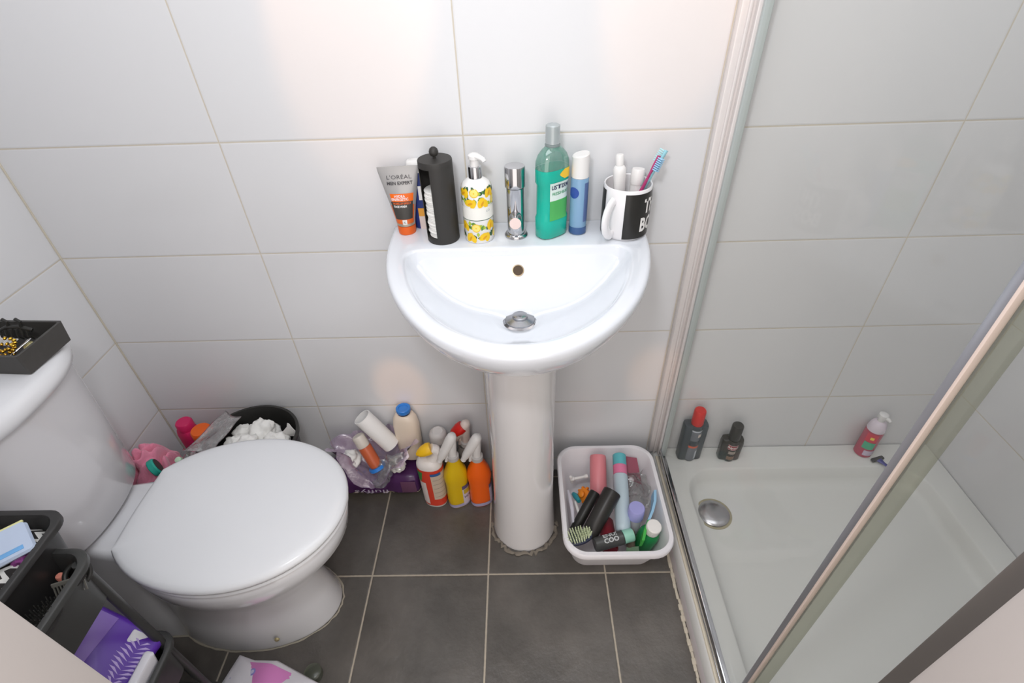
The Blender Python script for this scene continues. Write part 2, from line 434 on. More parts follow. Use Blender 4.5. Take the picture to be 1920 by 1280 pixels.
ring([r * 0.997 for r in ro], lambda x, y: deckz(x, y) - 0.006)
ring([r * 0.985 for r in ro], lambda x, y: deckz(x, y) - 0.0015)
ring([r * 0.965 for r in ro], deckz)
ring([a * 0.5 + b * 0.5 for a, b in zip(ri, ro)], deckz)
ring([min(a + 0.010, b * 0.97) for a, b in zip(ri, ro)], ZR)
ring([a + 0.004 for a in ri], ZR - 0.0015)
ring([a for a in ri], ZR - 0.006)
for s in (0.975, 0.95, 0.92, 0.88, 0.83, 0.78, 0.72, 0.66, 0.6, 0.53, 0.46, 0.4, 0.34, 0.28, 0.22):
    ring([a * s for a in ri], bowl_z)
ring([0.026] * NT, 0.750)
ring([0.012] * NT, 0.7495)
basin = thing('wash_basin', 'white ceramic wash basin with a curved front, mounted on the tiled wall', 'sink', (0, 0, 0))
obj('bowl', loft(loops), CER, basin, ang=75)
# overflow: short tube with dark inside, set in the sloping back of the bowl
ovz = bowl_z(0.0, -0.135)
nrm = Vector((0, -1.25, 1)).normalized()
M_ov = Matrix.Translation((CX, -0.1345, ovz + 0.001)) @ nrm.to_track_quat('Z', 'Y').to_matrix().to_4x4()
ov = obj('overflow_ring', xform(lathe([(0.0125, -0.001), (0.0125, 0.0012), (0.0105, 0.0014), (0.010, -0.001)], 28, cap0=False, cap1=False), M_ov), M('aged_brass', '9b8a72', 0.3, metal=0.8), basin, label='small brown stained overflow hole')
obj('overflow_hole', xform(lathe([(0.0102, 0.0002), (0.0102, 0.0006)], 28), M_ov), M('overflow_dark', '4d3a26', 0.6), ov)
wst = obj('waste', lathe([(0.036, 0.7505), (0.036, 0.753), (0.031, 0.755), (0.029, 0.754)], 40, c=(CX + 0.002, -0.203)), CHROME, basin, label='round chrome waste plug')
obj('plug', lathe([(0.0300, 0.7545), (0.0295, 0.7575), (0.016, 0.7615), (0.0155, 0.7655), (0.013, 0.767), (0.002, 0.7672)], 40, c=(CX + 0.002, -0.203)), M('dull_chrome', 'a9a9ac', 0.22, metal=1.0), wst)

# pedestal
ped = thing('basin_pedestal', 'white ceramic column pedestal under the wash basin', 'pedestal', (0, 0, 0))
def pl(hw, d, z): return [(CX + x, y - 0.012, z) for x, y in poly_ped(hw, d)]
obj('column', loft([pl(0.090, 0.268, 0.0), pl(0.0885, 0.266, 0.02), pl(0.083, 0.258, 0.14), pl(0.080, 0.252, 0.35), pl(0.080, 0.250, 0.55), pl(0.082, 0.250, 0.655)]), M('pedestal_ceramic', 'dedbdb', 0.12, coat=0.4), ped, ang=50)
bm = NB()
pp = poly_ped(0.0945, 0.275)
random.seed(3)
ring_pts = []
for i in range(1, len(pp) - 1):
    x, y = pp[i]; k = 1 + random.uniform(-0.035, 0.05)
    ring_pts.append((CX + x * k, (y + 0.1) * k - 0.1 - 0.012, 0.002 + random.uniform(0, 0.002)))
add_tube(bm, ring_pts, [random.uniform(0.003, 0.0065) for _ in ring_pts], 8, 0.4)
obj('sealant', crumple(bm, 0.003, 90, 2), M('old_sealant', '7f776c', 0.8, bump=0.8, bscale=200), ped, label='ragged old grey sealant round the pedestal foot')

# tap
tap = thing('basin_tap', 'cylindrical chrome mixer tap standing at the back centre of the wash basin', 'tap', (0.101, -0.057, ZR))
obj('base_ring', lathe([(0.0245, 0), (0.0245, 0.003), (0.022, 0.007), (0.019, 0.008)], 40), CHROME, tap)
obj('body', lathe([(0.0178, 0.007), (0.0178, 0.105)], 48), CHROME, tap)
obj('lever_cap', lathe([(0.0178, 0.1055), (0.0205, 0.108), (0.0205, 0.146), (0.0195, 0.148), (0.002, 0.1485)], 48), CHROME, tap)
sp = obj('spout', xform(lathe([(0.0125, 0.0), (0.0125, 0.046), (0.0115, 0.048), (0.0105, 0.048)], 36), Matrix.Translation((-0.001, -0.012, 0.048)) @ Matrix.Rotation(R(82), 4, 'X')), CHROME, tap)
obj('spout_outlet', xform(lathe([(0.0112, 0.0472), (0.0112, 0.0492), (0.001, 0.0495)], 30), Matrix.Translation((-0.001, -0.012, 0.048)) @ Matrix.Rotation(R(82), 4, 'X')), M('pale_pink_outlet', 'e6d0ca', 0.4), sp)

# ------------------------------------------------------------------ toilet
toi = thing('toilet', 'white close-coupled toilet with its lid down against the left wall', 'toilet', (XL + 0.001, -0.412, 0))
def egg(xb, xf, hw, z, n=64, eb=3.0, xm=None, ef=2.0):
    """toilet outline: squared back, elliptical front; x from xb to xf"""
    xm = xm if xm is not None else xb + (xf - xb) * 0.45
    out = []
    for i in range(n):
        t = 2 * PI * i / n; c, s = math.cos(t), math.sin(t)
        if c >= 0: x = xm + (xf - xm) * abs(c) ** (2 / ef); y = hw * math.copysign(abs(s) ** (2 / ef), s)
        else: x = xm - (xm - xb) * abs(c) ** (2 / eb); y = hw * math.copysign(abs(s) ** (2 / eb), s)
        out.append((x, y, z))
    return out
def oval(xc, af, ab, hw, z, cut, tail=None, thw=0.0, n=64, nt=10, ef=2.0):
    """toilet outline: ellipse cut straight across at x = cut, with an optional narrow tail back to x = tail"""
    k = max(-1.0, min(1.0, (xc - cut) / ab)); A = PI - math.acos(k)
    out = []
    for i in range(n + 1):
        t = -A + 2 * A * i / n; c, s_ = math.cos(t), math.sin(t)
        out.append((xc + (af if c > 0 else ab) * math.copysign(abs(c) ** (2 / ef) if c > 0 else abs(c), c), hw * math.copysign(abs(s_) ** (2 / ef) if c > 0 else abs(s_), s_), z))
    yc_ = out[-1][1]; th = thw if tail is not None else yc_; tl_ = tail if tail is not None else cut
    for i in range(1, nt + 1): out.append((cut + (tl_ - cut) * min(1, i / (nt * .8)), yc_ + (th - yc_) * min(1, i / (nt * .4)), z))
    for i in range(1, nt + 1): out.append((tl_ - (0 if tail is not None else 0.004 * math.sin(PI * i / (nt + 1))), th - 2 * th * i / (nt + 1), z))
    for i in range(nt, 0, -1): out.append((cut + (tl_ - cut) * min(1, i / (nt * .8)), -(yc_ + (th - yc_) * min(1, i / (nt * .4))), z))
    return out
obj('pan', loft([oval(0.36, 0.208, 0.22, 0.120, 0.0, 0.20, 0.02, 0.085), oval(0.36, 0.210, 0.22, 0.121, 0.012, 0.20, 0.02, 0.085), oval(0.36, 0.192, 0.22, 0.108, 0.08, 0.20, 0.02, 0.08), oval(0.36, 0.186, 0.22, 0.103, 0.16, 0.20, 0.02, 0.078),
                 oval(0.38, 0.192, 0.23, 0.118, 0.23, 0.20, 0.01, 0.078), oval(0.42, 0.195, 0.24, 0.148, 0.29, 0.22, 0.006, 0.078), oval(0.44, 0.202, 0.25, 0.166, 0.325, 0.23, 0.004, 0.080), oval(0.445, 0.216, 0.25, 0.177, 0.345, 0.232, 0.004, 0.080),
                 oval(0.445, 0.223, 0.252, 0.180, 0.38, 0.232, 0.004, 0.080), oval(0.445, 0.220, 0.25, 0.178, 0.400, 0.234, 0.004, 0.078), oval(0.445, 0.210, 0.24, 0.170, 0.405, 0.236, 0.010, 0.072)]), CER2, toi, ang=60)
random.seed(11)
bm = NB()
fp = oval(0.36, 0.212, 0.22, 0.122, 0.001, 0.20, 0.03, 0.087, n=60, nt=10)
add_tube(bm, [(x + random.uniform(-.001, .002), y * (1 + random.uniform(-.004, .012)), 0.001) for x, y, z in fp + fp[:1]], [random.uniform(0.0015, 0.003) for _ in range(len(fp) + 1)], 6, 0.6)
obj('floor_sealant', bm, M('toilet_sealant', 'a39c8e', 0.7), toi)
obj('pan_screw', lathe([(0.006, 0), (0.006, 0.004), (0.002, 0.007)], 16), M('brass_screw', 'c9bb8f', 0.3, metal=0.6), toi, loc=(0.45, -0.110, 0.045), rot=(R(95), 0, 0))
obj('seat', loft([oval(0.450, 0.222, 0.25, 0.180, 0.4055, 0.236), oval(0.450, 0.226, 0.254, 0.184, 0.411, 0.234), oval(0.450, 0.224, 0.252, 0.182, 0.417, 0.235)]), LIDM, toi, ang=50)
lidp = [(0.012, 0.4185), (0.002, 0.423), (0.0, 0.430), (0.004, 0.4365), (0.012, 0.440), (0.03, 0.4425), (0.07, 0.4455), (0.12, 0.447)]
obj('lid', loft([oval(0.450, 0.230 - d, 0.256 - d, 0.187 - d, z, 0.232 + d) for d, z in lidp]), LIDM, toi, ang=50)
def dsh(a, b, z, cx=0.02, n=48, e=2.3):
    out = [(0.0, b, z)]
    for i in range(n + 1):
        t = PI / 2 - PI * i / n; c, s = math.cos(t), math.sin(t)
        out.append((cx + a * abs(c) ** (2 / e), b * math.copysign(abs(s) ** (2 / e), s), z))
    out.append((0.0, -b, z)); return out
cis = obj('cistern', loft([dsh(0.150, 0.165, 0.405), dsh(0.166, 0.178, 0.425), dsh(0.176, 0.188, 0.60), dsh(0.182, 0.195, 0.742)]), M('cistern_ceramic', 'cfcdd0', 0.14, coat=0.3), toi, ang=60)
obj('cistern_lid', loft([dsh(0.187, 0.200, 0.743), dsh(0.194, 0.207, 0.747), dsh(0.196, 0.209, 0.762), dsh(0.190, 0.203, 0.777), dsh(0.176, 0.190, 0.783), dsh(0.12, 0.14, 0.785)]), CER2, cis, ang=60)

# ------------------------------------------------------------------ black box on the cistern
bx = thing('trinket_box', 'open dark grey rectangular box holding trinkets, on the toilet cistern', 'box', (-0.855, -0.320, 0.7855), (0, 0, R(-3)))
bm = NB()
W_, D_, H_ = 0.19, 0.10, 0.042
add_loft(bm, [rrect(W_, D_, 0.004, 0.0), rrect(W_ + 0.006, D_ + 0.006, 0.004, H_), rrect(W_ - 0.004, D_ - 0.004, 0.003, H_), rrect(W_ - 0.010, D_ - 0.010, 0.003, 0.005)])
obj('tray', bm, M('grey_box', '43413f', 0.5, bump=0.2, bscale=60), bx, smooth=True, ang=30)

def at(root, lx, ly, lz):
    m = Matrix.Translation(root.location) @ root.rotation_euler.to_matrix().to_4x4()
    return tuple(m @ Vector((lx, ly, lz)))
GOLD = M('gold', 'd9ac3f', 0.25, metal=1.0)
gold = thing('gold_necklace', 'coiled gold chain lying in the dark box on the cistern', 'necklace', at(bx, 0.040, -0.024, 0.016))
gold.scale = (1.25, 1.25, 1.6)
bm = NB()
for i in range(40):
    t = i * 0.42; r = 0.010 + 0.0003 * i
    add_box(bm, (r * math.cos(t), 0.8 * r * math.sin(t), 0.004 + 0.0004 * i), (0.0055, 0.0035, 0.003), 0.001, 1, (0, 0, t))
obj('chain', bm, GOLD, gold)
cl = thing('hair_claw', 'black plastic claw clip sticking out of the dark box on the cistern', 'hair clip', at(bx, 0.036, 0.024, 0.024), (R(12), 0, 0))
bm = NB()
add_tube(bm, [(-0.035, 0, 0.018), (-0.01, 0, 0.03), (0.012, 0, 0.03), (0.03, 0, 0.02)], 0.0035)
for k in range(6): add_tube(bm, [(-0.028 + k * 0.010, 0, 0.024), (-0.028 + k * 0.010, -0.008, 0.012), (-0.028 + k * 0.010, -0.004, 0.0)], [0.0025, 0.002, 0.001], 6)
obj('claw', bm, BLK, cl)
bm = NB()
for k in (-0.008, 0.016): add_tube(bm, [(k, 0, 0.028), (k + 0.004, 0.003, 0.040), (k - 0.004, 0.006, 0.044)], 0.003, 8)
obj('handle', bm, BLK, cl)
er = thing('earring', 'pale gold stud earring beside the claw clip in the dark box', 'earring', at(bx, 0.062, 0.004, 0.018), (R(30), R(20), 0))
obj('stone', lathe([(0.002, 0.0), (0.009, 0.004), (0.009, 0.007), (0.004, 0.010)], 16), M('pale_gold', 'd8cf9a', 0.2, metal=0.7), er)
cb = thing('hair_comb', 'small white comb lying in the dark box on the cistern', 'comb', at(bx, 0.005, 0.018, 0.026), (R(8), 0, R(-14)))
bm = NB(); add_box(bm, (0, 0, 0), (0.055, 0.008, 0.003), 0.001, 1)
for k in range(12): add_box(bm, (-0.025 + k * 0.0045, -0.009, 0), (0.0018, 0.014, 0.002))
obj('comb_body', bm, WHP, cb, smooth=False)
kg = thing('hair_grip', 'thin silver hair grip leaning in the dark box on the cistern', 'hair grip', at(bx, 0.058, -0.012, 0.026), (0, R(-20), R(55)))
obj('wire', tube([(-0.022, 0.003, 0), (0.02, 0.003, 0.001), (0.024, 0, 0.001), (0.02, -0.003, 0.002), (-0.022, -0.003, 0.003)], 0.0013, 8), ALU, kg)

# ------------------------------------------------------------------ things on the basin deck
# face wash tube
def strip_pts(x0, x1, z0, z1, skew=0): return [(x0, z0), (x1, z0), (x1 + skew, z1), (x0 + skew, z1)]
fw = thing('face_wash_tube', 'grey and orange face wash tube standing on its cap at the basin left end', 'tube', (-0.134, -0.030, ZR), (R(-1), 0, R(4)))
obj('cap', lathe([(0.0165, 0.0), (0.0185, 0.002), (0.0195, 0.017), (0.0195, 0.020)], 36), M('orange_cap', 'e8641c', 0.35), fw, label='orange screw cap')
TUBZ = [(0.0195, 0.0195, 0.021), (0.0205, 0.0195, 0.030), (0.025, 0.017, 0.055), (0.031, 0.012, 0.085), (0.037, 0.006, 0.115), (0.0405, 0.0015, 0.135), (0.041, 0.001, 0.143)]
def tube_at(z, T):
    for a, b in zip(T[:-1], T[1:]):
        if z <= b[2]:
            t = max(0, (z - a[2]) / (b[2] - a[2])); return a[0] + (b[0] - a[0]) * t, a[1] + (b[1] - a[1]) * t
    return T[-1][0], T[-1][1]
obj('tube_body', loft([sup(a, b, z, 48) for a, b, z in TUBZ]), M('silver_grey_tube', 'b3b1b0', 0.3, metal=0.3), fw, ang=60)
def tube_patch(T, u0, u1, z0, z1, off=0.0006, n=16, m=6):
    """patch on the front of a squeezed tube; u from -1 to 1 across its half width"""
    bm = NB(); rows = []
    for j in range(m + 1):
        z = z0 + (z1 - z0) * j / m; a, b = tube_at(z, T); row = []
        for i in range(n + 1):
            u = u0 + (u1 - u0) * i / n; th = math.asin(max(-1, min(1, u)))
            row.append(bm.verts.new((a * math.sin(th), -b * math.cos(th) - off, z)))
        rows.append(row)
    for a, b in zip(rows[:-1], rows[1:]):
        for i in range(n): bm.faces.new((a[i], a[i + 1], b[i + 1], b[i]))
    return bm
def tube_text(T, s, x, z, width, height=None, off=0.0012, bold=0.0, lines=1.0):
    bm = text_bm(s, width, height, bold=bold, lines=lines)
    for v in bm.verts:
        zz = z + v.co.y; xx = x + v.co.x; a, b = tube_at(zz, T); u = max(-.98, min(.98, xx / a))
        v.co = Vector((xx, -b * math.sqrt(1 - u * u) - off, zz))
    return bm
obj('orange_print', tube_patch(TUBZ, -0.99, 0.99, 0.0215, 0.066, 0.0003), M('orange_print', 'e06a2c', 0.35), fw)
obj('silver_band', tube_patch(TUBZ, -0.99, 0.99, 0.0215, 0.027, 0.0005), M('silver_band', 'b8aa98', 0.3, metal=0.4), fw)
obj('orange_panel', tube_patch(TUBZ, -0.72, 0.80, 0.074, 0.090, 0.0005), M('orange_panel', 'f06c14', 0.4), fw)
obj('dark_panel', tube_patch(TUBZ, -0.80, 0.78, 0.037, 0.074, 0.0006), M('dark_panel', '43403c', 0.4), fw)
obj('white_square', tube_patch(TUBZ, -0.20, 0.25, 0.026, 0.036, 0.0008), M('label_white', 'eeeae6', 0.5), fw)
DK = M('dark_print', '4b494b', 0.5); WH = M('white_print', 'f2efec', 0.5); OR = M('orange_text', 'f0702a', 0.5)
bm = tube_text(TUBZ, "L'ORÉAL", 0.001, 0.1235, 0.050, 0.0095, bold=-0.005)
obj('brand_lettering', bm, DK, fw, smooth=False)
obj('range_lettering', tube_text(TUBZ, "MEN EXPERT", 0.001, 0.111, 0.052, 0.0065, bold=0.03), DK, fw, smooth=False)
obj('name_lettering', tube_text(TUBZ, "HYDRA\nENERGETIC", -0.003, 0.082, 0.034, 0.0115, bold=0.02, lines=0.8), WH, fw, smooth=False)
obj('effect_lettering', tube_text(TUBZ, "WAKE-UP EFFECT", 0.0, 0.0705, 0.037, 0.0042, bold=0.02), OR, fw, smooth=False)
obj('wash_lettering', tube_text(TUBZ, "FACE WASH", -0.004, 0.0645, 0.026, 0.0045, bold=0.03), WH, fw, smooth=False)
obj('square_lettering', tube_text(TUBZ, "XL", 0.0005, 0.031, 0.006, 0.005, 0.0015), DK, fw, smooth=False)

# blue and white tube behind it
bt = thing('lotion_tube', 'dark blue and white tube standing behind the grey face wash tube', 'tube', (-0.100, -0.012, ZR), (0, 0, R(-4)))
TB2 = [(0.016, 0.010, 0.0), (0.018, 0.010, 0.004), (0.019, 0.0095, 0.05), (0.02, 0.009, 0.12), (0.02, 0.009, 0.125)]
obj('tube_body', loft([sup(a, b, z, 32, 2.6) for a, b, z in TB2]), M('navy_plastic', '243577', 0.35), bt, ang=50)
obj('cap', loft([sup(0.019, 0.011, 0.126, 32, 2.6), sup(0.019, 0.011, 0.146, 32, 2.6), sup(0.015, 0.008, 0.150, 32, 2.6)]), WHP, bt, label='white cap', ang=50)
obj('white_print', tube_patch(TB2, 0.0, 0.9, 0.068, 0.098, 0.0006), WH, bt)
obj('orange_print', tube_patch(TB2, -0.3, 0.98, 0.032, 0.050, 0.0006), M('amber_print', 'e8a33c', 0.4), bt)
obj('pale_print', tube_patch(TB2, -0.3, 0.98, 0.003, 0.034, 0.0005), M('pale_peach_print', 'e4d3cc', 0.4), bt)

# dark holder (cotton pad dispenser)
hd = thing('cotton_pad_dispenser', 'tall matt black cylindrical dispenser of white cotton pads with ball knob', 'dispenser', (-0.052, -0.062, ZR), (0, 0, 0))
HM = M('matt_black_metal', '353331', 0.55, metal=0.1)
n = 48; r0 = 0.0335; HH = 0.168
bm = NB()
# open-fronted shell: slot facing left-front, with rounded top of slot
slot_c = R(-46)  # angle from -y toward -x
def shell_ang(i): return slot_c + R(31) + (2 * PI - R(62)) * i / n
outer = [[(r0 * math.sin(shell_ang(i)), -r0 * math.cos(shell_ang(i)), z) for i in range(n + 1)] for z in (0.010, HH - 0.012)]
inner = [[((r0 - 0.0015) * math.sin(shell_ang(i)), -(r0 - 0.0015) * math.cos(shell_ang(i)), z) for i in range(n + 1)] for z in (0.010, HH - 0.012)]
add_loft(bm, outer, False, False, closed=False); add_loft(bm, inner, False, False, closed=False)
for i in (0, n):
    bm.faces.new([bm.verts.new(p) for p in (outer[0][i], outer[1][i], inner[1][i], inner[0][i])])
add_lathe(bm, [(0.0325, 0.0), (r0, 0.002), (r0, 0.0105)], 48)
obj('shell', bm, HM, hd, ang=50)
obj('lid', lathe([(r0, HH - 0.0125), (r0, HH - 0.002), (0.0325, HH), (0.002, HH + 0.0008)], 48), HM, hd)
obj('knob', lathe([(0.003, HH), (0.003, HH + 0.005), (0.0065, HH + 0.006), (0.0088, HH + 0.010), (0.0092, HH + 0.0135), (0.0075, HH + 0.0185), (0.004, HH + 0.0215), (0.0005, HH + 0.0225)], 28), HM, hd)
pads = thing('cotton_pads', 'stack of white cotton pads inside the black dispenser', 'cotton pads', (-0.052, -0.062, ZR + 0.0108))
bm = NB()
random.seed(5)
for k in range(28):
    add_lathe(bm, [(0.0265, k * 0.0035), (0.0278, k * 0.0035 + 0.0010), (0.0278, k * 0.0035 + 0.0025), (0.0265, k * 0.0035 + 0.0034)], 28, c=(random.uniform(-.0016, .0016), random.uniform(-.0016, .0016)))
obj('pad_stack', bm, M('cotton', 'f0eeea', 0.9, bump=0.4, bscale=300), pads)

# soap dispenser with lemon print
sd = thing('soap_dispenser', 'lemon patterned hand soap pump bottle beside the tap on the basin', 'soap bottle', (0.024, -0.064, ZR), (0, 0, R(10)))
obj('bottle', lathe([(0.028, 0.0), (0.0305, 0.003), (0.0305, 0.108), (0.0295, 0.116), (0.025, 0.123), (0.017, 0.128), (0.0135, 0.130)], 56), M('soap_white', 'efedea', 0.22), sd)
obj('pump_collar', lathe([(0.0132, 0.1302), (0.0132, 0.151), (0.012, 0.1525)], 36), CHROME, sd, label='chrome pump collar')
bm = NB()
add_lathe(bm, [(0.0085, 0.1525), (0.0085, 0.166), (0.0115, 0.1665), (0.0115, 0.173), (0.008, 0.176), (0.001, 0.1765)], 28)
add_tube(bm, [(-0.002, 0, 0.172), (0.008, -0.010, 0.172), (0.015, -0.0185, 0.170), (0.0175, -0.0215, 0.166)], [0.008, 0.0068, 0.0055, 0.0045], 14, 0.7)
obj('pump_head', bm, WHP, sd, label='white pump head')
YEL = M('lemon_yellow', 'f0c41e', 0.35); YEL2 = M('lemon_slice', 'f2e07a', 0.35); GRN = M('leaf_green', '5f8f3a', 0.4); GRN2 = M('dark_leaf', '2f5a3a', 0.4); LIM = M('lime_green', 'a9bf3c', 0.4); AMB = M('lemon_shade', 'd99a1c', 0.4)
def blob(ac, zc, ra, rz, rot, mat_i, kind, off, store, rbot=0.0305):
    """print motif: polygon fan wrapped on the bottle"""
    bm = store
    pts = []
    N_ = 16
    for i in range(N_):
        t = 2 * PI * i / N_
        if kind == 'leaf': x = ra * math.cos(t); y = rz * math.sin(t) * (1 - abs(math.cos(t)) ** 1.5)
        elif kind == 'lemon': x = ra * (math.cos(t) * (1 + 0.16 * abs(math.cos(t)) ** 6)); y = rz * math.sin(t)
        else: x = ra * math.cos(t); y = rz * math.sin(t)
        c, s = math.cos(rot), math.sin(rot); pts.append((x * c - y * s, x * s + y * c))
    def rad(z):
        if z < 0.108: return rbot
        return rbot - 0.0010 * ((z - 0.108) / 0.008) - max(0, z - 0.116) * 0.62
    def P(x, y):
        z = min(0.1215, max(0.003, zc + y)); r = rad(z) + off; a = R(ac) + x / rbot
        return bm.verts.new((r * math.sin(a), -r * math.cos(a), z))
    cv = P(0, 0); mid = [P(x * .5, y * .5) for x, y in pts]; vs_ = [P(x, y) for x, y in pts]
    for i in range(N_):
        j = (i + 1) % N_
        f = bm.faces.new((cv, mid[i], mid[j])); f.material_index = mat_i
        f = bm.faces.new((mid[i], vs_[i], vs_[j], mid[j])); f.material_index = mat_i
random.seed(21)
for bname, band in (('lower_print', (0.006, 0.050)), ('upper_print', (0.081, 0.120))):
    pm = NB()
    for k in range(34):
        a = -180 + k * 360 / 34 + random.uniform(-4, 4)
        for q in range(2):
            z = band[0] + (band[1] - band[0]) * (0.25 + 0.5 * q) + random.uniform(-.006, .006)
            blob(a + random.uniform(-6, 6), z, random.uniform(.005, .008), random.uniform(.003, .0045), random.uniform(0, 3.1), random.choice((2, 3, 3, 4)), 'leaf', 0.0003 + random.random() * 1e-4, pm)
    for k in range(13):
        a = -180 + k * 360 / 13 + random.uniform(-5, 5)
        z = band[0] + (band[1] - band[0]) * (0.22 if k % 2 else 0.72) + random.uniform(-.002, .002)
        rot = random.uniform(0.3, 1.4)
        if k % 3 == 0:
            blob(a, z, .0092, .0090, 0, 0, 'o', 0.0005, pm); blob(a, z, .0076, .0074, 0, 1, 'o', 0.0006, pm); blob(a, z, .0015, .0015, 0, 0, 'o', 0.0007, pm)
        else:
            blob(a, z, .0100, .0072, rot, 0, 'lemon', 0.0005, pm); blob(a + 15, z - .002, .0088, .0062, rot + .9, 0, 'lemon', 0.00055, pm)
            blob(a + 4, z - .002, .0050, .0022, rot, 5, 'lemon', 0.0006, pm)
    obj(bname, pm, [YEL, YEL2, GRN, GRN2, LIM, AMB], sd, smooth=False)
bd = obj('label_band', cyl_patch(0.0305, -180, 180, 0.053, 0.0785, 0.0006, 60), M('cream_label', 'f0eee6', 0.4), sd)
obj('label_edge', cyl_patch(0.0305, -180, 180, 0.0515, 0.0532, 0.0004, 60), GRN2, bd)
obj('label_lettering', text_cyl('LO', 0.0305, 35, 0.071, 0.008, 0.0045, 0.0010), M('grey_print', '9aa3a8', 0.5), sd, smooth=False)

# mouthwash bottle
mw = thing('mouthwash_bottle', 'teal mouthwash bottle with clear cap on the basin, right of the tap', 'mouthwash', (0.174, -0.056, ZR), (0, 0, R(36)))
mw.scale = (1, 1, 0.945)
TEAL = M('teal_liquid', '27bda6', 0.12, trans=0.12, ior=1.33)
MWP = [(0.029, 0.018, 0.0), (0.034, 0.0225, 0.004), (0.0345, 0.023, 0.045), (0.032, 0.021, 0.052), (0.0315, 0.0205, 0.118), (0.0345, 0.023, 0.124), (0.0345, 0.023, 0.152)]
obj('liquid', loft([sup(a, b, z, 48, 2.8) for a, b, z in MWP]), TEAL, mw, ang=60, label='teal liquid in clear bottle')
MCL = film('clear_teal_shoulder', 'c2e0d8', 0.3, 0.22, 0.08, dcol='a9cfc6')
obj('shoulder', loft([sup(0.0345, 0.023, 0.1525, 48, 2.8), sup(0.034, 0.0228, 0.166, 48, 2.7), sup(0.030, 0.021, 0.178, 48, 2.4), sup(0.022, 0.017, 0.188, 48, 2.1), sup(0.0135, 0.0125, 0.194, 48), sup(0.0125, 0.0125, 0.198, 48)], cap0=False), MCL, mw, ang=60)
obj('neck_ring', lathe([(0.0140, 0.1945), (0.0148, 0.197), (0.0140, 0.1995)], 36), M('dark_ring', '7f8a8a', 0.4), mw)
obj('cap', lathe([(0.0138, 0.200), (0.0140, 0.205), (0.0136, 0.2335), (0.0115, 0.2355), (0.001, 0.236)], 36), film('clear_cap', 'd6dfe0', 0.3, 0.45, 0.2, dcol='ccd3d4'), mw, label='clear cap')
def oval_patch(T, a0, a1, z0, z1, off=0.0006, e=2.8, n=16, m=6, shape=None):
    bm = NB(); rows = []
    for j in range(m + 1):
        z = z0 + (z1 - z0) * j / m; a, b = tube_at(z, T); row = []
        aa0, aa1 = (a0, a1) if shape is None else shape(j / m, a0, a1)
        for i in range(n + 1):
            th = R(aa0 + (aa1 - aa0) * i / n); s, c = math.sin(th), math.cos(th)
            row.append(bm.verts.new(((a + off) * math.copysign(abs(s) ** (2 / e), s), -(b + off) * math.copysign(abs(c) ** (2 / e), c), z)))
        rows.append(row)
    for a, b in zip(rows[:-1], rows[1:]):
        for i in range(n): bm.faces.new((a[i], a[i + 1], b[i + 1], b[i]))
    return bm
LABA = 28
MWT = MWP[:-1] + [(0.0345, 0.023, 0.200)]
def leafy(t, a0, a1): return (a0, a1 - 25 * (1 - t) ** 2)
def oval_text(T, s, a, z, width, height, off=0.0014, e=2.8, bold=0.0, slope=0.0, lines=1.0):
    bm = text_bm(s, width, height, bold=bold, lines=lines)
    for v in bm.verts:
        zz = z + v.co.y + slope * v.co.x; A, B = tube_at(zz, T)
        th = R(a) + v.co.x / 0.034
        s_, c_ = math.sin(th), math.cos(th)
        v.co = Vector(((A + off) * math.copysign(abs(s_) ** (2 / e), s_), -(B + off) * math.copysign(abs(c_) ** (2 / e), c_), zz))
    return bm
obj('front_label', oval_patch(MWT, -30, 58, 0.088, 0.127, 0.0008), M('mint_white_label', 'dceae4', 0.4), mw)
obj('green_label', oval_patch(MWT, -30, 58, 0.045, 0.088, 0.0008, shape=leafy), M('green_label', '4fae5c', 0.4), mw)
obj('yellow_flash', oval_patch(MWT, 0, 60, 0.132, 0.152, 0.0010, shape=lambda t, a, b: (a + 14 * (2 * t - 1) ** 2, b)), M('yellow_flash', 'edc233', 0.4), mw)
obj('brand_lettering', oval_text(MWT, 'LISTERINE', 13, 0.117, 0.042, 0.0095, bold=0.03), M('navy_print', '2c2c55', 0.5), mw, smooth=False)
obj('flavour_lettering', oval_text(MWT, 'FRESHBURST', 12, 0.103, 0.038, 0.0065, bold=0.01), M('green_print', '3b9a6a', 0.5), mw, smooth=False)

def disc_cyl(r, ang, z, rad, off=0.0006, n=20):
    bm = NB(); c = None; rows = []
    for q in (0.33, 0.66, 1.0):
        rows.append([bm.verts.new(((r + off) * math.sin(R(ang) + rad * q * math.cos(2 * PI * i / n) / r), -(r + off) * math.cos(R(ang) + rad * q * math.cos(2 * PI * i / n) / r), z + rad * q * math.sin(2 * PI * i / n))) for i in range(n)])
    bm.faces.new(rows[0])
    for a, b in zip(rows[:-1], rows[1:]):
        for i in range(n): bm.faces.new((a[i], a[(i + 1) % n], b[(i + 1) % n], b[i]))
    return bm
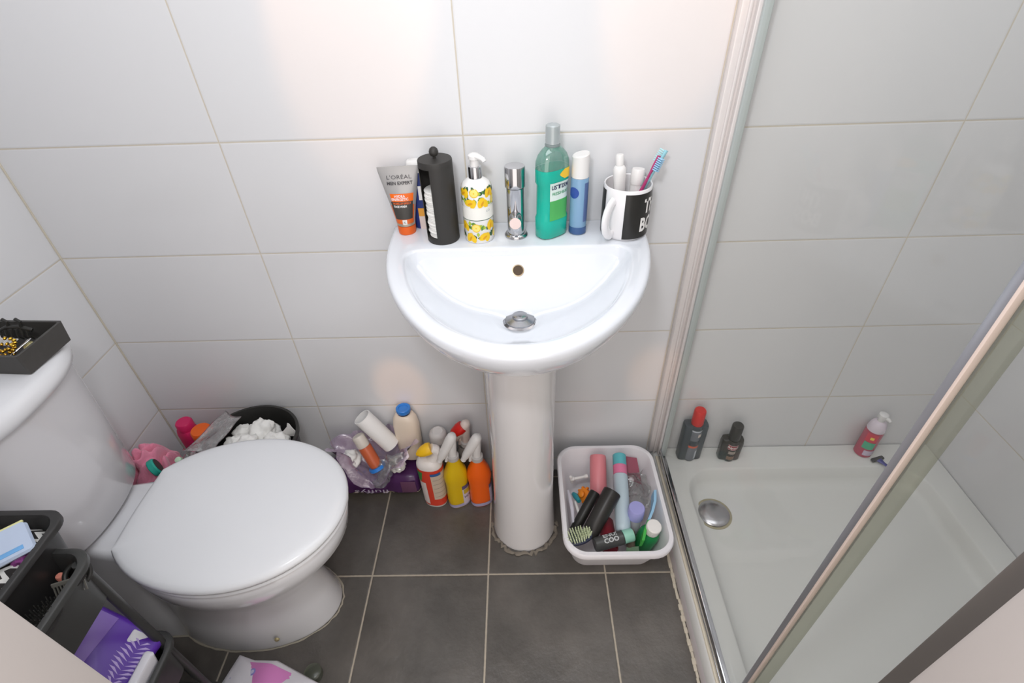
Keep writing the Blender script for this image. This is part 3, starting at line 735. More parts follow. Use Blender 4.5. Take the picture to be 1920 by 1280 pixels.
# blue deodorant / shave can
dc = thing('blue_deodorant', 'translucent blue bottle with slanted white cap, between mouthwash and mug', 'bottle', (0.230, -0.050, ZR), (0, 0, 0))
obj('bottle', lathe([(0.0145, 0.0), (0.0175, 0.003), (0.0180, 0.010), (0.0180, 0.118), (0.0172, 0.120)], 40), M('blue_bottle', '8db4d6', 0.18, trans=0.2), dc)
obj('base_band', cyl_patch(0.018, -180, 180, 0.003, 0.018, 0.0004, 40), M('navy_base', '3f5f90', 0.25), dc)
bm = NB()
lp = []
for z0, k in ((0.1205, 0), (0.150, 0), (0.163, 1)):
    lp.append([(0.0172 * math.cos(2 * PI * i / 40), 0.0172 * math.sin(2 * PI * i / 40), z0 + k * 0.003 * math.cos(2 * PI * i / 40)) for i in range(40)])
lp.append([(0.0155 * math.cos(2 * PI * i / 40), 0.0155 * math.sin(2 * PI * i / 40), 0.165 + 0.003 * math.cos(2 * PI * i / 40)) for i in range(40)])
obj('cap', loft(lp), WHP, dc, label='slanted white cap')
obj('roundel', disc_cyl(0.018, -44, 0.092, 0.0115), M('royal_blue', '2f4f9e', 0.3), dc)
bm = NB(); 
obj('side_panel', cyl_patch(0.018, 28, 75, 0.030, 0.112, 0.0004, 8), M('slate_blue', '5a6f9e', 0.3), dc)

# mug
mg = thing('mug', 'black and white mug used as toothbrush holder at the basin right end', 'mug', (0.326, -0.055, ZR), (0, 0, 0))
mg.scale = (1.13, 1.13, 1.10)
bm = NB()
prof = [(0.036, 0.0), (0.0385, 0.002), (0.0425, 0.010), (0.0425, 0.096), (0.0415, 0.098), (0.0395, 0.097), (0.0388, 0.012), (0.033, 0.006), (0.001, 0.0055)]
obj('cup', lathe(prof, 64), M('mug_white', 'efedee', 0.15, coat=0.4), mg)
obj('black_wrap', cyl_patch(0.0425, -14, 292, 0.006, 0.0915, 0.0004, 60), M('mug_black', '2b2a28', 0.3), mg)
bm = NB()
hp = []
for i in range(15):
    t = R(-78 + 156 * i / 14); hp.append((0.040 + 0.026 * math.cos(t), 0, 0.045 + 0.033 * math.sin(t)))
add_tube(bm, hp, 0.0056, 14, 1.7)
obj('handle', xform(bm, Matrix.Rotation(R(-90 - 41), 4, 'Z')), MC['mug_white'], mg, label='white handle')
obj('lettering', text_cyl('THE\nBOSS', 0.0425, 66, 0.049, 0.056, 0.062, 0.0010, bold=0.035, lines=0.95), WH, mg, smooth=False)

# in the mug
def put(name, label, cat, p0, p1, roll=0.0, group=None):
    loc, rot, L_ = frame_between(p0, p1, roll)
    return thing(name, label, cat, loc, rot, group), L_
MZ = ZR + 0.008
tp, L_ = put('toothpaste_tube', 'white toothpaste tube with red and green stripes in the mug', 'toothpaste', (0.316, -0.056, MZ), (0.305, -0.045, MZ + 0.155), roll=R(0))
TP = [(0.021, 0.002, 0.0), (0.020, 0.006, 0.03), (0.018, 0.011, 0.07), (0.0155, 0.0155, 0.104), (0.0155, 0.0155, 0.112), (0.010, 0.010, 0.118)]
TP = [(a * .82, b * .82, z * 1.12) for a, b, z in TP]
obj('tube_body', loft([sup(a, b, z, 32) for a, b, z in TP]), WHP, tp, ang=60)
obj('cap', lathe([(0.0082, 0.1325), (0.0082, 0.150), (0.0066, 0.1525), (0.0005, 0.153)], 24), WHP, tp)
obj('red_stripe', oval_patch(TP, -58, -34, 0.082, 0.122, 0.0006, 2.0, 6), M('red_print', 'c0282e', 0.4), tp)
obj('green_stripe', oval_patch(TP, 0, 18, 0.082, 0.122, 0.0006, 2.0, 6), M('green_stripe', '1f7f4c', 0.4), tp)
t2, L_ = put('paste_tube', 'plain white tube leaning at the back right inside the mug', 'tube', (0.338, -0.050, MZ), (0.348, -0.036, MZ + 0.130))
obj('tube_body', loft([sup(0.013, 0.003, 0, 28), sup(0.013, 0.008, 0.05, 28), sup(0.012, 0.011, 0.09, 28)]), WHP, t2, ang=60)
obj('cap', lathe([(0.0125, 0.0905), (0.0135, 0.095), (0.0135, 0.118), (0.012, 0.121), (0.001, 0.1215)], 28), WHP, t2)
def brush(name, label, p0, p1, roll, hm, bmats):
    o, L_ = put(name, label, 'toothbrush', p0, p1, roll)
    obj('brush_handle', tube([(0, 0, 0), (0, 0.001, L_ * .3), (0, 0.002, L_ * .55), (0, 0.001, L_ * .78), (0, 0, L_ * .86), (0, 0, L_)], [0.0045, 0.005, 0.0045, 0.003, 0.0048, 0.0042], 12, 0.75), hm, o)
    bm = NB()
    for r_ in range(3):
        for k in range(7):
            add_tube(bm, [(-0.0035 + 0.0035 * r_, -0.002, L_ - 0.026 + k * 0.0038), (-0.0035 + 0.0035 * r_, -0.0125, L_ - 0.026 + k * 0.0038)], 0.0013, 6)
    obj('bristles', bm, bmats, o)
    return o
brush('toothbrush', 'pink toothbrush with pale blue bristles leaning right in the mug', (0.322, -0.066, MZ), (0.378, -0.060, MZ + 0.152), R(-60), M('raspberry_plastic', 'b23a72', 0.3), M('sky_bristle', '9cc9e6', 0.6))
brush('toothbrush', 'light aqua toothbrush leaning furthest right in the mug', (0.312, -0.060, MZ), (0.396, -0.040, MZ + 0.155), R(120), M('aqua_plastic', '9ad0dc', 0.3), M('aqua_bristle', 'b2dfe4', 0.6))

# ------------------------------------------------------------------ shower bottles, razor
TZ = 0.1002
rb = thing('shampoo_bottle', 'dark blue-grey bottle with red cap on the back rim of the shower tray', 'shampoo', (0.606, -0.032, TZ), (0, 0, R(2)))
SB = [(0.032, 0.0155, 0.0), (0.0345, 0.018, 0.004), (0.0345, 0.018, 0.140), (0.033, 0.0165, 0.146), (0.014, 0.012, 0.1495)]
obj('bottle', loft([sup(a, b, z, 40, 5.0) for a, b, z in SB]), M('slate_bottle', '3f474d', 0.3), rb, ang=45)
BUL = lambda zz: 0.0195
obj('front_bulge', lathe([(0.0165, 0.001), (0.018, 0.004), (0.018, 0.146), (0.0165, 0.149)], 36, c=(0, -0.006)), MC['slate_bottle'], rb)
obj('cap', lathe([(0.0165, 0.1495), (0.0172, 0.152), (0.0165, 0.200), (0.0145, 0.2035), (0.001, 0.204)], 36, c=(0, -0.004)), M('red_cap', 'd0231c', 0.3), rb, label='red screw cap')
def shifted(bm, v): bmesh.ops.translate(bm, vec=v, verts=bm.verts); return bm
SL = M('slate_label', '70747c', 0.4)
obj('upper_label', shifted(cyl_patch(0.018, -62, 62, 0.092, 0.134, 0.0005), (0, -0.006, 0)), SL, rb)
obj('white_stripe', shifted(cyl_patch(0.018, -62, 62, 0.130, 0.1355, 0.0008), (0, -0.006, 0)), M('pale_label', 'c6ccd4', 0.4), rb)
obj('badge', shifted(cyl_patch(0.018, 12, 52, 0.108, 0.121, 0.0009), (0, -0.006, 0)), M('cream_badge', 'e2d4ca', 0.4), rb)
obj('lower_label', shifted(cyl_patch(0.018, -62, 62, 0.008, 0.066, 0.0005), (0, -0.006, 0)), SL, rb)
obj('orange_stripe', shifted(cyl_patch(0.018, -62, 62, 0.062, 0.070, 0.0008), (0, -0.006, 0)), M('orange_stripe', 'd8694a', 0.4), rb)
obj('side_print', shifted(cyl_patch(0.018, 22, 48, 0.012, 0.048, 0.0009), (0, -0.006, 0)), M('pale_label', 'c6ccd4', 0.4), rb)
ab = thing('shampoo_bottle', 'short black bottle with black cap and red-edged label on the shower tray rim', 'shampoo', (0.724, -0.038, TZ), (0, 0, R(-4)))
BKB = M('brown_black_bottle', '2f2b26', 0.25)
obj('bottle', loft([sup(a, b, z, 40, 4.0) for a, b, z in [(0.029, 0.014, 0.0), (0.031, 0.0165, 0.005), (0.032, 0.0165, 0.070), (0.030, 0.0150, 0.084), (0.016, 0.012, 0.0885)]]), BKB, ab, ang=45)
obj('front_bulge', lathe([(0.0145, 0.0005), (0.0165, 0.004), (0.0165, 0.084), (0.015, 0.0885)], 36, c=(0, -0.006)), BKB, ab)
obj('cap', lathe([(0.0158, 0.089), (0.0165, 0.092), (0.016, 0.142), (0.014, 0.145), (0.001, 0.1455)], 36, c=(0, -0.004)), M('black_cap', '262422', 0.35), ab, label='black cap')
RL = M('dark_red_label', '8f2a36', 0.4)
obj('red_label', shifted(cyl_patch(0.0165, -80, 80, 0.056, 0.072, 0.0008), (0, -0.0065, 0)), RL, ab)
obj('label_border', shifted(cyl_patch(0.0165, -88, 88, 0.0545, 0.0735, 0.0005), (0, -0.0065, 0)), M('white_pink_border', 'e3c9c9', 0.4), ab)
obj('label_lettering', shifted(text_cyl('Alpecin', 0.0165, 0, 0.064, 0.034, 0.011, 0.0014, bold=0.03), (0, -0.0065, 0)), WH, ab, smooth=False)
obj('lower_print', shifted(cyl_patch(0.0165, -35, 40, 0.036, 0.048, 0.0006), (0, -0.006, 0)), M('taupe_print', 'a79c92', 0.4), ab)
obj('base_print', shifted(cyl_patch(0.0165, -40, 40, 0.012, 0.026, 0.0006), (0, -0.006, 0)), M('brown_print', '8a6f5e', 0.4), ab)

pb = thing('foam_soap_bottle', 'pink foaming soap pump bottle on the far rim of the shower tray', 'soap bottle', (1.135, -0.030, TZ), (0, 0, R(-20)))
obj('bottle', lathe([(0.0215, 0.0), (0.0242, 0.003), (0.0245, 0.09), (0.0238, 0.104)], 40), M('raspberry_bottle', 'bf4663', 0.2, trans=0.15), pb)
obj('collar', lathe([(0.0238, 0.1045), (0.0240, 0.108), (0.0215, 0.124), (0.017, 0.134), (0.010, 0.139)], 40), M('lilac_cap', 'd9cdd8', 0.35), pb)
bm = NB(); add_lathe(bm, [(0.0090, 0.139), (0.0090, 0.150), (0.0125, 0.151), (0.0125, 0.164), (0.010, 0.166), (0.001, 0.1665)], 28)
add_tube(bm, [(0, 0, 0.158), (0.012, -0.012, 0.157), (0.016, -0.017, 0.154)], [0.006, 0.005, 0.004])
obj('pump_head', bm, M('pump_white', 'dedcdc', 0.4), pb, label='white foam pump head')
obj('green_label', cyl_patch(0.0245, -45, 25, 0.038, 0.066, 0.0006), M('mint_label', '43ab84', 0.4), pb)
obj('white_label', cyl_patch(0.0245, -20, 60, 0.012, 0.032, 0.0006), M('lilac_label', 'cfc0d6', 0.4), pb)
obj('yellow_spot', cyl_patch(0.0245, -22, 0, 0.078, 0.088, 0.0009), M('yellow_spot', 'e9cf45', 0.4), pb)
obj('red_patch', cyl_patch(0.0245, -50, 20, 0.068, 0.100, 0.0005), M('red_patch', 'cc2742', 0.4), pb)

rz = thing('razor', 'blue disposable razor lying on the shower tray rim by the pink bottle', 'razor', (1.160, -0.064, TZ + 0.004), (0, 0, R(16)))
obj('razor_head', box((0, 0, 0.004), (0.040, 0.012, 0.008), 0.002), M('razor_black', '26262b', 0.4), rz)
obj('razor_handle', tube([(0, -0.005, 0.006), (0.002, -0.018, 0.006), (0.008, -0.036, 0.004), (0.014, -0.056, 0.001)], [0.010, 0.006, 0.0045, 0.0055], 12, 0.45), M('razor_blue', '3b3d87', 0.35), rz)

# ------------------------------------------------------------------ waste bin and tissues
bin_ = thing('waste_bin', 'black plastic waste bin behind the toilet, full of white tissues', 'bin', (-0.625, -0.137, 0))
bm = NB()
add_loft(bm, [sup(0.088, 0.080, 0.0, 56), sup(0.092, 0.084, 0.006, 56), sup(0.120, 0.112, 0.322, 56), sup(0.128, 0.120, 0.330, 56), sup(0.128, 0.120, 0.338, 56), sup(0.121, 0.113, 0.339, 56), sup(0.117, 0.109, 0.325, 56), sup(0.088, 0.080, 0.010, 56)])
obj('bin_body', bm, M('bin_black', '2f2e2c', 0.4), bin_)
TIS = M('tissue_paper', 'eceae6', 0.9, bump=0.5, bscale=60)
def crumpled(name, label, cat, loc, r, seed, mat, group=None, sz=1.0, amp=0.55, sub=4, rot=(0, 0, 0), scale=None):
    bm = NB(); bmesh.ops.create_icosphere(bm, subdivisions=sub, radius=r)
    k = scale or 1.6 / r
    off = Vector((seed * 5.1, seed * 2.3, seed))
    for v in bm.verts:
        d = v.co.normalized()
        n1 = 1 - abs(noise.noise(v.co * k * 0.75 + off)) * 2.2; n2 = 1 - abs(noise.noise(v.co * k * 1.9 + off)) * 2
        v.co = v.co * (1 - amp * 0.5 + amp * 0.55 * n1 + amp * 0.28 * n2)
        v.co.z *= sz
    o = obj(name, bm, mat, None, loc=loc, rot=rot, ang=180)
    return tag(o, label, cat, group)
tl = [(-0.655, -0.150, 0.315, 0.036), (-0.600, -0.105, 0.322, 0.038), (-0.556, -0.142, 0.315, 0.034), (-0.615, -0.165, 0.330, 0.034), (-0.660, -0.105, 0.308, 0.030), (-0.578, -0.196, 0.314, 0.031), (-0.625, -0.200, 0.312, 0.032)]
tn = ['crumpled white tissue at the left front of the black bin', 'crumpled white tissue highest at the back of the black bin', 'crumpled white tissue at the right side of the black bin', 'crumpled white tissue in the middle of the bin heap', 'small crumpled tissue at the back left of the black bin', 'crumpled tissue at the right front of the bin by the toilet lid', 'crumpled tissue at the bin front under the toilet lid edge']
for i, (x, y, z, r) in enumerate(tl):
    crumpled('tissue', tn[i], 'tissue', (x, y, z), r, i + 3, TIS, 'tissues in the waste bin')
ts = tag(obj('tissue', crumple(loft([[(-0.016, 0, 0), (0.016, 0.004, 0), (0.016, 0.006, 0), (-0.016, 0.002, 0)], [(-0.014, -0.004, 0.02), (0.018, 0.004, 0.02), (0.018, 0.006, 0.02), (-0.014, -0.002, 0.02)], [(-0.004, 0, 0.038), (0.014, -0.002, 0.036), (0.014, 0, 0.036), (-0.004, 0.002, 0.038)], [(-0.001, 0, 0.052), (0.004, 0, 0.05), (0.004, 0.001, 0.05), (-0.001, 0.001, 0.052)]]), 0.004, 60, 3), TIS, None, loc=(-0.528, -0.120, 0.318), rot=(0, R(10), 0)), 'twisted tissue corner standing up at the right of the black bin', 'tissue', 'tissues in the waste bin')
# clear packaging hanging out of the bin
def sheet(p00, p10, p01, p11, n=26, amp=0.012, sc=25, seed=0, thick=0.0008):
    bm = NB(); g = []
    P = [Vector(q) for q in (p00, p10, p01, p11)]
    for j in range(n + 1):
        row = []
        for i in range(n + 1):
            u, v = i / n, j / n
            p = P[0] * (1 - u) * (1 - v) + P[1] * u * (1 - v) + P[2] * (1 - u) * v + P[3] * u * v
            q = p * sc + Vector((seed, seed * 2, 0))
            p = p + Vector((noise.noise(q), noise.noise(q + Vector((9, 0, 0))), noise.noise(q + Vector((0, 9, 0))))) * amp
            row.append(bm.verts.new(p))
        g.append(row)
    for j in range(n):
        for i in range(n): bm.faces.new((g[j][i], g[j][i + 1], g[j + 1][i + 1], g[j + 1][i]))
    bmesh.ops.solidify(bm, geom=bm.faces[:], thickness=thick)
    return bm
MESHB = film('grey_film', 'c9c9c6', 0.5, 0.30, 0.15, dcol='a5a39e', bump=1.0, bscale=60)
tag(obj('plastic_bag', sheet((-0.790, -0.175, 0.330), (-0.690, -0.215, 0.350), (-0.715, -0.065, 0.372), (-0.640, -0.105, 0.378), amp=0.014, sc=18, seed=4), MESHB, ang=180), 'grey see-through bag hanging over the left rim of the bin', 'bag')
tag(obj('plastic_wrapper', crumple(sheet((-0.805, -0.195, 0.300), (-0.755, -0.215, 0.300), (-0.800, -0.145, 0.318), (-0.745, -0.160, 0.322), amp=0.02, sc=40, seed=9), 0.006, 80, 5), CLEAR, ang=180), 'crumpled clear plastic wrapper between the pink towel and the bin', 'wrapper')
# bottles in the corner
cb_ = thing('cleaner_bottle', 'tall bottle with orange cap standing in the left back corner', 'bottle', (-0.786, -0.090, 0), (0, 0, 0))
obj('bottle', loft([sup(0.028, 0.022, 0.0, 32, 3), sup(0.030, 0.024, 0.004, 32, 3), sup(0.030, 0.024, 0.24, 32, 3), sup(0.020, 0.018, 0.275, 32, 2), sup(0.016, 0.016, 0.285, 32)]), M('salmon_bottle', 'd99a7c', 0.35), cb_)
obj('cap', lathe([(0.024, 0.290), (0.0265, 0.294), (0.0265, 0.318), (0.024, 0.322), (0.001, 0.3235)], 32), M('orange_lid', 'e8641e', 0.4), cb_, label='orange cap')
mb = thing('cleaner_bottle', 'magenta bottle behind the pink towel in the left back corner', 'bottle', (-0.843, -0.066, 0), (0, 0, R(-20)))
obj('bottle', loft([sup(0.030, 0.022, 0.0, 32, 3), sup(0.032, 0.024, 0.004, 32, 3), sup(0.032, 0.024, 0.285, 32, 3), sup(0.028, 0.021, 0.300, 32, 3), sup(0.026, 0.019, 0.303, 32, 3)]), M('magenta_plastic', 'cc2760', 0.4), mb)
obj('cap', lathe([(0.022, 0.3035), (0.022, 0.325), (0.019, 0.329), (0.001, 0.3292)], 24), M('magenta_plastic', 'cc2760', 0.4), mb)
# pink towel: heaped cloth with folds
bm = NB(); bmesh.ops.create_icosphere(bm, subdivisions=6, radius=1.0)
for v in bm.verts:
    d = v.co.normalized()
    q = Vector((d.x * 1.3, d.y * 1.3, d.z * 0.9))
    w1 = noise.noise(q * 1.3 + Vector((3, 1, 4)))
    ph = 5.2 * (d.x * 0.75 + d.y * 0.35 - d.z * 0.45 + 0.9 * w1)
    fold = 1 - abs(math.sin(ph)) ** 0.7
    fold2 = 1 - abs(math.sin(9.0 * (d.y * 0.8 - d.x * 0.4 + 0.5 * w1))) ** 0.8
    k = 1.04 - 0.30 * fold - 0.10 * fold2
    v.co = Vector((d.x * 0.078 * k, d.y * 0.088 * k, 0.0)) + Vector((0, 0, max(0.0, 0.18 + d.z * 0.195 * k)))
    t = v.co.z / 0.33
    v.co.x *= 1.0 - 0.10 * t * t; v.co.y *= 1.0 - 0.10 * t
    v.co.x += 0.004 * t
    if v.co.z < 0.002: v.co.z = 0.0005
tow = tag(obj('towel', bm, M('pink_towel', 'e58aa4', 0.95, bump=0.6, bscale=260, sheen=0.4), None, loc=(-0.872, -0.200, 0), ang=180), 'pink towel heaped in the corner beside the toilet cistern', 'towel')
tc2 = thing('jar_cover', 'round teal lid standing on edge against the pink towel', 'lid', (-0.822, -0.246, 0.350), Vector((0.75, 0.60, 0.22)).to_track_quat('Z', 'Y').to_euler())
obj('lid_disc', lathe([(0.021, 0.0), (0.023, 0.002), (0.023, 0.013), (0.020, 0.016), (0.001, 0.0165)], 36), M('teal_plastic', '2fa594', 0.35), tc2)
obj('lid_underside', lathe([(0.0185, 0.0166), (0.0185, 0.0172)], 36), M('lid_dark', '3c3a3a', 0.5), tc2)
ms = tag(obj('cotton_bud_cap', lathe([(0.007, 0), (0.009, 0.003), (0.008, 0.010), (0.004, 0.012)], 20), M('pale_mint', 'c3e3c4', 0.4), None, loc=(-0.796, -0.190, 0.312), rot=(R(20), 0, 0)), 'tiny pale mint cap right of the pink towel', 'cap')

# ------------------------------------------------------------------ toilet roll pack and the bag on it
tr = thing('toilet_roll_pack', 'dark purple plastic pack of toilet rolls on the floor by the wall', 'toilet roll pack', (-0.358, -0.054, 0))
bm = NB()
PW = 0.286
secs = []
for i in range(49):
    x = -PW / 2 + PW * i / 48
    e = 1 - 0.10 * abs(math.cos(PI * i / 48 * 3)) ** 6
    if i in (0, 48): e *= 0.86
    lp = [(x, py * e, 0.062 + (pz - 0.050) * e) for (py, pz, _) in [(a_, b_, 0) for a_, b_, _ in rrect(0.100, 0.086, 0.024, 0, (0, 0.050))]]
    secs.append(lp)
obj('wrapper', loft(secs), M('purple_film', '4f2a5a', 0.25, bump=0.5, bscale=45), tr, ang=60)
CR = M('cream_film', 'e3d6bb', 0.6)
for k in range(3):
    bm = xform(lathe([(0.020, -0.045), (0.042, -0.045), (0.046, -0.038), (0.046, 0.038), (0.042, 0.045), (0.020, 0.045)], 40, cap0=False, cap1=False), Matrix.Translation((-0.094 + 0.094 * k, 0.001, 0.0463)) @ Matrix.Rotation(R(90), 4, 'Y'))
    obj('toilet_roll', bm, CR, tr)
obj('lettering', text_flat('fluffys', (-0.002, -0.0512, 0.048), 0.105, 0.022, bold=0.0, flip=True), M('lilac_lettering', 'c2b5cc', 0.5), tr, smooth=False)
obj('side_panel', box((0.113, -0.0502, 0.064), (0.045, 0.002, 0.050), 0.0008), M('mauve_film', '6b4560', 0.35), tr)

BAG = film('lilac_film', 'efe4f2', 0.42, 0.34, 0.25, dcol='e2c8e4', bump=0.8, bscale=45)
def sack(cx, cy, z0, z1, a0, b0, a1, b1, seed, amp, tongue=0.0, n=72, m=18):
    loops = []
    for j in range(m + 1):
        t = j / m; lp = []
        for i in range(n):
            th = 2 * PI * i / n; r_ = t ** 0.45
            x = (a0 + (a1 - a0) * t) * r_ * math.cos(th); y = (b0 + (b1 - b0) * t) * r_ * math.sin(th)
            z = z0 + (z1 - z0) * t
            ridge = 0.08 * math.sin(th * 9 + seed) * t + 0.05 * math.sin(th * 17 + seed * 2) * t
            q = Vector((math.cos(th) * 1.6, math.sin(th) * 1.6, t * 3)) + Vector((seed, 0, 0))
            nn = noise.noise(q) * amp
            x *= 1 + ridge + nn; y *= 1 + ridge + nn
            z += (0.02 * math.sin(th * 5 + seed) + 0.03 * noise.noise(q * 1.7)) * t * t
            if math.sin(th) < 0: z -= tongue * t * (-math.sin(th)) ** 8; y *= 1 + 0.18 * t * (-math.sin(th)) ** 8
            lp.append((cx + x, min(cy + y, -0.006), max(z, 0.003)))
        loops.append(lp)
    bm = NB(); add_loft(bm, loops, True, False)
    return bm
BZ = 0.1065
bagb = tag(obj('carrier_bag', sack(-0.332, -0.072, BZ, 0.220, 0.07, 0.035, 0.124, 0.062, 2.0, 0.10, 0.12), BAG, ang=180), 'open translucent lilac carrier bag lying on the purple toilet roll pack', 'bag')
tag(obj('clear_bag', crumple(sheet((-0.335, -0.150, 0.112), (-0.272, -0.138, 0.150), (-0.310, -0.085, 0.185), (-0.235, -0.085, 0.200), amp=0.012, sc=34, seed=3), 0.008, 60, 8), CLEAR, ang=180), 'crinkled clear plastic bag at the front of the lilac bag', 'bag')
# things in the bag
o, L_ = put('orange_bottle', 'see-through bottle of orange-brown liquid with blue cap, lying in the lilac bag', 'bottle', (-0.322, -0.100, 0.150), (-0.374, -0.060, 0.262))
obj('cap', lathe([(0.023, 0.0), (0.025, 0.002), (0.025, 0.009), (0.023, 0.011)], 32), M('cap_blue', '2f7fd6', 0.35), o, label='blue cap')
obj('bottle', lathe([(0.0175, 0.0115), (0.0185, 0.018), (0.0185, 0.080), (0.017, 0.082)], 32), M('amber_label', 'c4613c', 0.35), o)
obj('bottle_end', lathe([(0.0170, 0.0825), (0.0182, 0.086), (0.0182, 0.116), (0.015, 0.120), (0.001, 0.1205)], 32), M('milky_plastic', 'd8cfc4', 0.35), o, label='pale milky bottle end')
o, L_ = put('paper_tube', 'white cardboard tube leaning against the wall in the lilac bag', 'tube', (-0.283, -0.052, 0.200), (-0.350, -0.044, 0.310))
obj('tube_body', lathe([(0.026, 0), (0.0262, 0.001), (0.0262, L_ - 0.001), (0.026, L_), (0.0235, L_), (0.0235, 0.001)], 40), M('carton_white', 'f0eeec', 0.6), o)
lo = thing('lotion_bottle', 'cream lotion bottle with blue flip cap standing at the wall in the bag', 'bottle', (-0.234, -0.036, 0.130), (R(-3), 0, R(-3)))
obj('bottle', loft([sup(0.029, 0.020, 0.0, 40, 2.6), sup(0.032, 0.0225, 0.004, 40, 2.6), sup(0.036, 0.025, 0.05, 40, 2.6), sup(0.0375, 0.026, 0.13, 40, 2.6), sup(0.034, 0.0245, 0.158, 40, 2.4), sup(0.026, 0.021, 0.172, 40, 2.2), sup(0.018, 0.017, 0.176, 40)]), M('cream_bottle', 'e6d6c4', 0.35), lo)
obj('cap_base', lathe([(0.0175, 0.1765), (0.0175, 0.182), (0.016, 0.1825)], 32), M('dark_navy', '2a2c48', 0.4), lo)
obj('cap', lathe([(0.0195, 0.183), (0.0205, 0.185), (0.0205, 0.195), (0.019, 0.1965), (0.014, 0.1955), (0.013, 0.193), (0.001, 0.1925)], 36), M('cap_blue', '2f7fd6', 0.35), lo, label='blue flip cap')
crumpled('paper_lump', 'small white crumpled paper lump in the lilac bag', 'paper', (-0.405, -0.078, 0.165), 0.030, 31, TIS)
crumpled('paper_lump', 'white crumpled paper below the cream lotion bottle', 'paper', (-0.272, -0.078, 0.140), 0.024, 37, TIS)

# ------------------------------------------------------------------ cleaning bottles by the pedestal
dk = thing('toilet_cleaner', 'white duck-necked toilet cleaner with yellow cap and red green label', 'cleaner', (-0.166, -0.108, 0), (0, 0, R(-8)))
obj('bottle', loft([sup(0.030, 0.024, 0.0, 40, 2.3), sup(0.034, 0.027, 0.005, 40, 2.3), sup(0.036, 0.029, 0.10, 40, 2.3), sup(0.038, 0.031, 0.175, 40, 2.3), sup(0.0375, 0.031, 0.190, 40, 2.3), sup(0.031, 0.028, 0.203, 40, 2.2), sup(0.020, 0.020, 0.210, 40)]), M('cleaner_white', 'e2dcd8', 0.3), dk)
obj('neck', tube([(0.012, 0.0, 0.200), (0.022, 0.002, 0.216), (0.027, 0.003, 0.232), (0.024, 0.0, 0.247), (0.014, -0.004, 0.254)], [0.020, 0.016, 0.0145, 0.014, 0.013], 20), M('cleaner_white', 'e2dcd8', 0.3), dk)
obj('cap', tube([(0.014, -0.004, 0.2545), (0.006, -0.007, 0.252), (-0.006, -0.012, 0.247), (-0.018, -0.017, 0.242), (-0.025, -0.020, 0.240)], [0.0165, 0.0185, 0.0165, 0.011, 0.004], 24), M('yellow_cap', 'eebc1e', 0.35), dk, label='yellow pointed cap')
DT = [(0.034, 0.027, 0.005), (0.036, 0.029, 0.10), (0.038, 0.031, 0.175), (0.038, 0.031, 0.19)]
obj('red_label', oval_patch(DT, -75, 100, 0.012, 0.182, 0.0005, 2.3, 24), M('cleaner_red', 'd8432e', 0.35), dk)
obj('back_text_panel', oval_patch(DT, 8, 95, 0.045, 0.166, 0.0010, 2.3), M('beige_panel', 'cbb9a6', 0.45), dk)
obj('front_panel', oval_patch(DT, -74, -14, 0.020, 0.125, 0.0010, 2.3), M('white_panel', 'ddd2cd', 0.45), dk)
obj('green_badge', oval_patch(DT, -72, -20, 0.130, 0.172, 0.0010, 2.3, shape=lambda t, a, b: (a, b - 14 * (1 - t))), M('cleaner_green', '3f8f46', 0.4), dk)
obj('blue_stripe', oval_patch(DT, 8, 60, 0.158, 0.170, 0.0014, 2.3), M('stripe_blue', '3a5f97', 0.4), dk)
PT = M('panel_text', '8e7f78', 0.5)
bm = NB()
for k in range(5):
    b2 = oval_patch(DT, 14, 86 - 9 * (k % 2), 0.058 + k * 0.020, 0.0595 + k * 0.020, 0.0013, 2.3, 10, 1)
    me_ = bpy.data.meshes.new('t'); b2.to_mesh(me_); b2.free(); bm.from_mesh(me_); bpy.data.meshes.remove(me_)
obj('panel_lines', bm, PT, dk)
cs = thing('air_freshener', 'aerosol can with grey-white round cap against the wall behind the toilet cleaner', 'aerosol', (-0.146, -0.034, 0))
obj('can', lathe([(0.023, 0.0), (0.025, 0.002), (0.025, 0.190), (0.022, 0.198)], 36), M('can_grey', 'a7a7ad', 0.3, metal=0.5), cs)
obj('cap', lathe([(0.0235, 0.1985), (0.0255, 0.200), (0.0255, 0.222), (0.023, 0.231), (0.016, 0.236), (0.0145, 0.2335), (0.001, 0.233)], 36), M('cap_offwhite', 'd6d2d0', 0.4), cs)

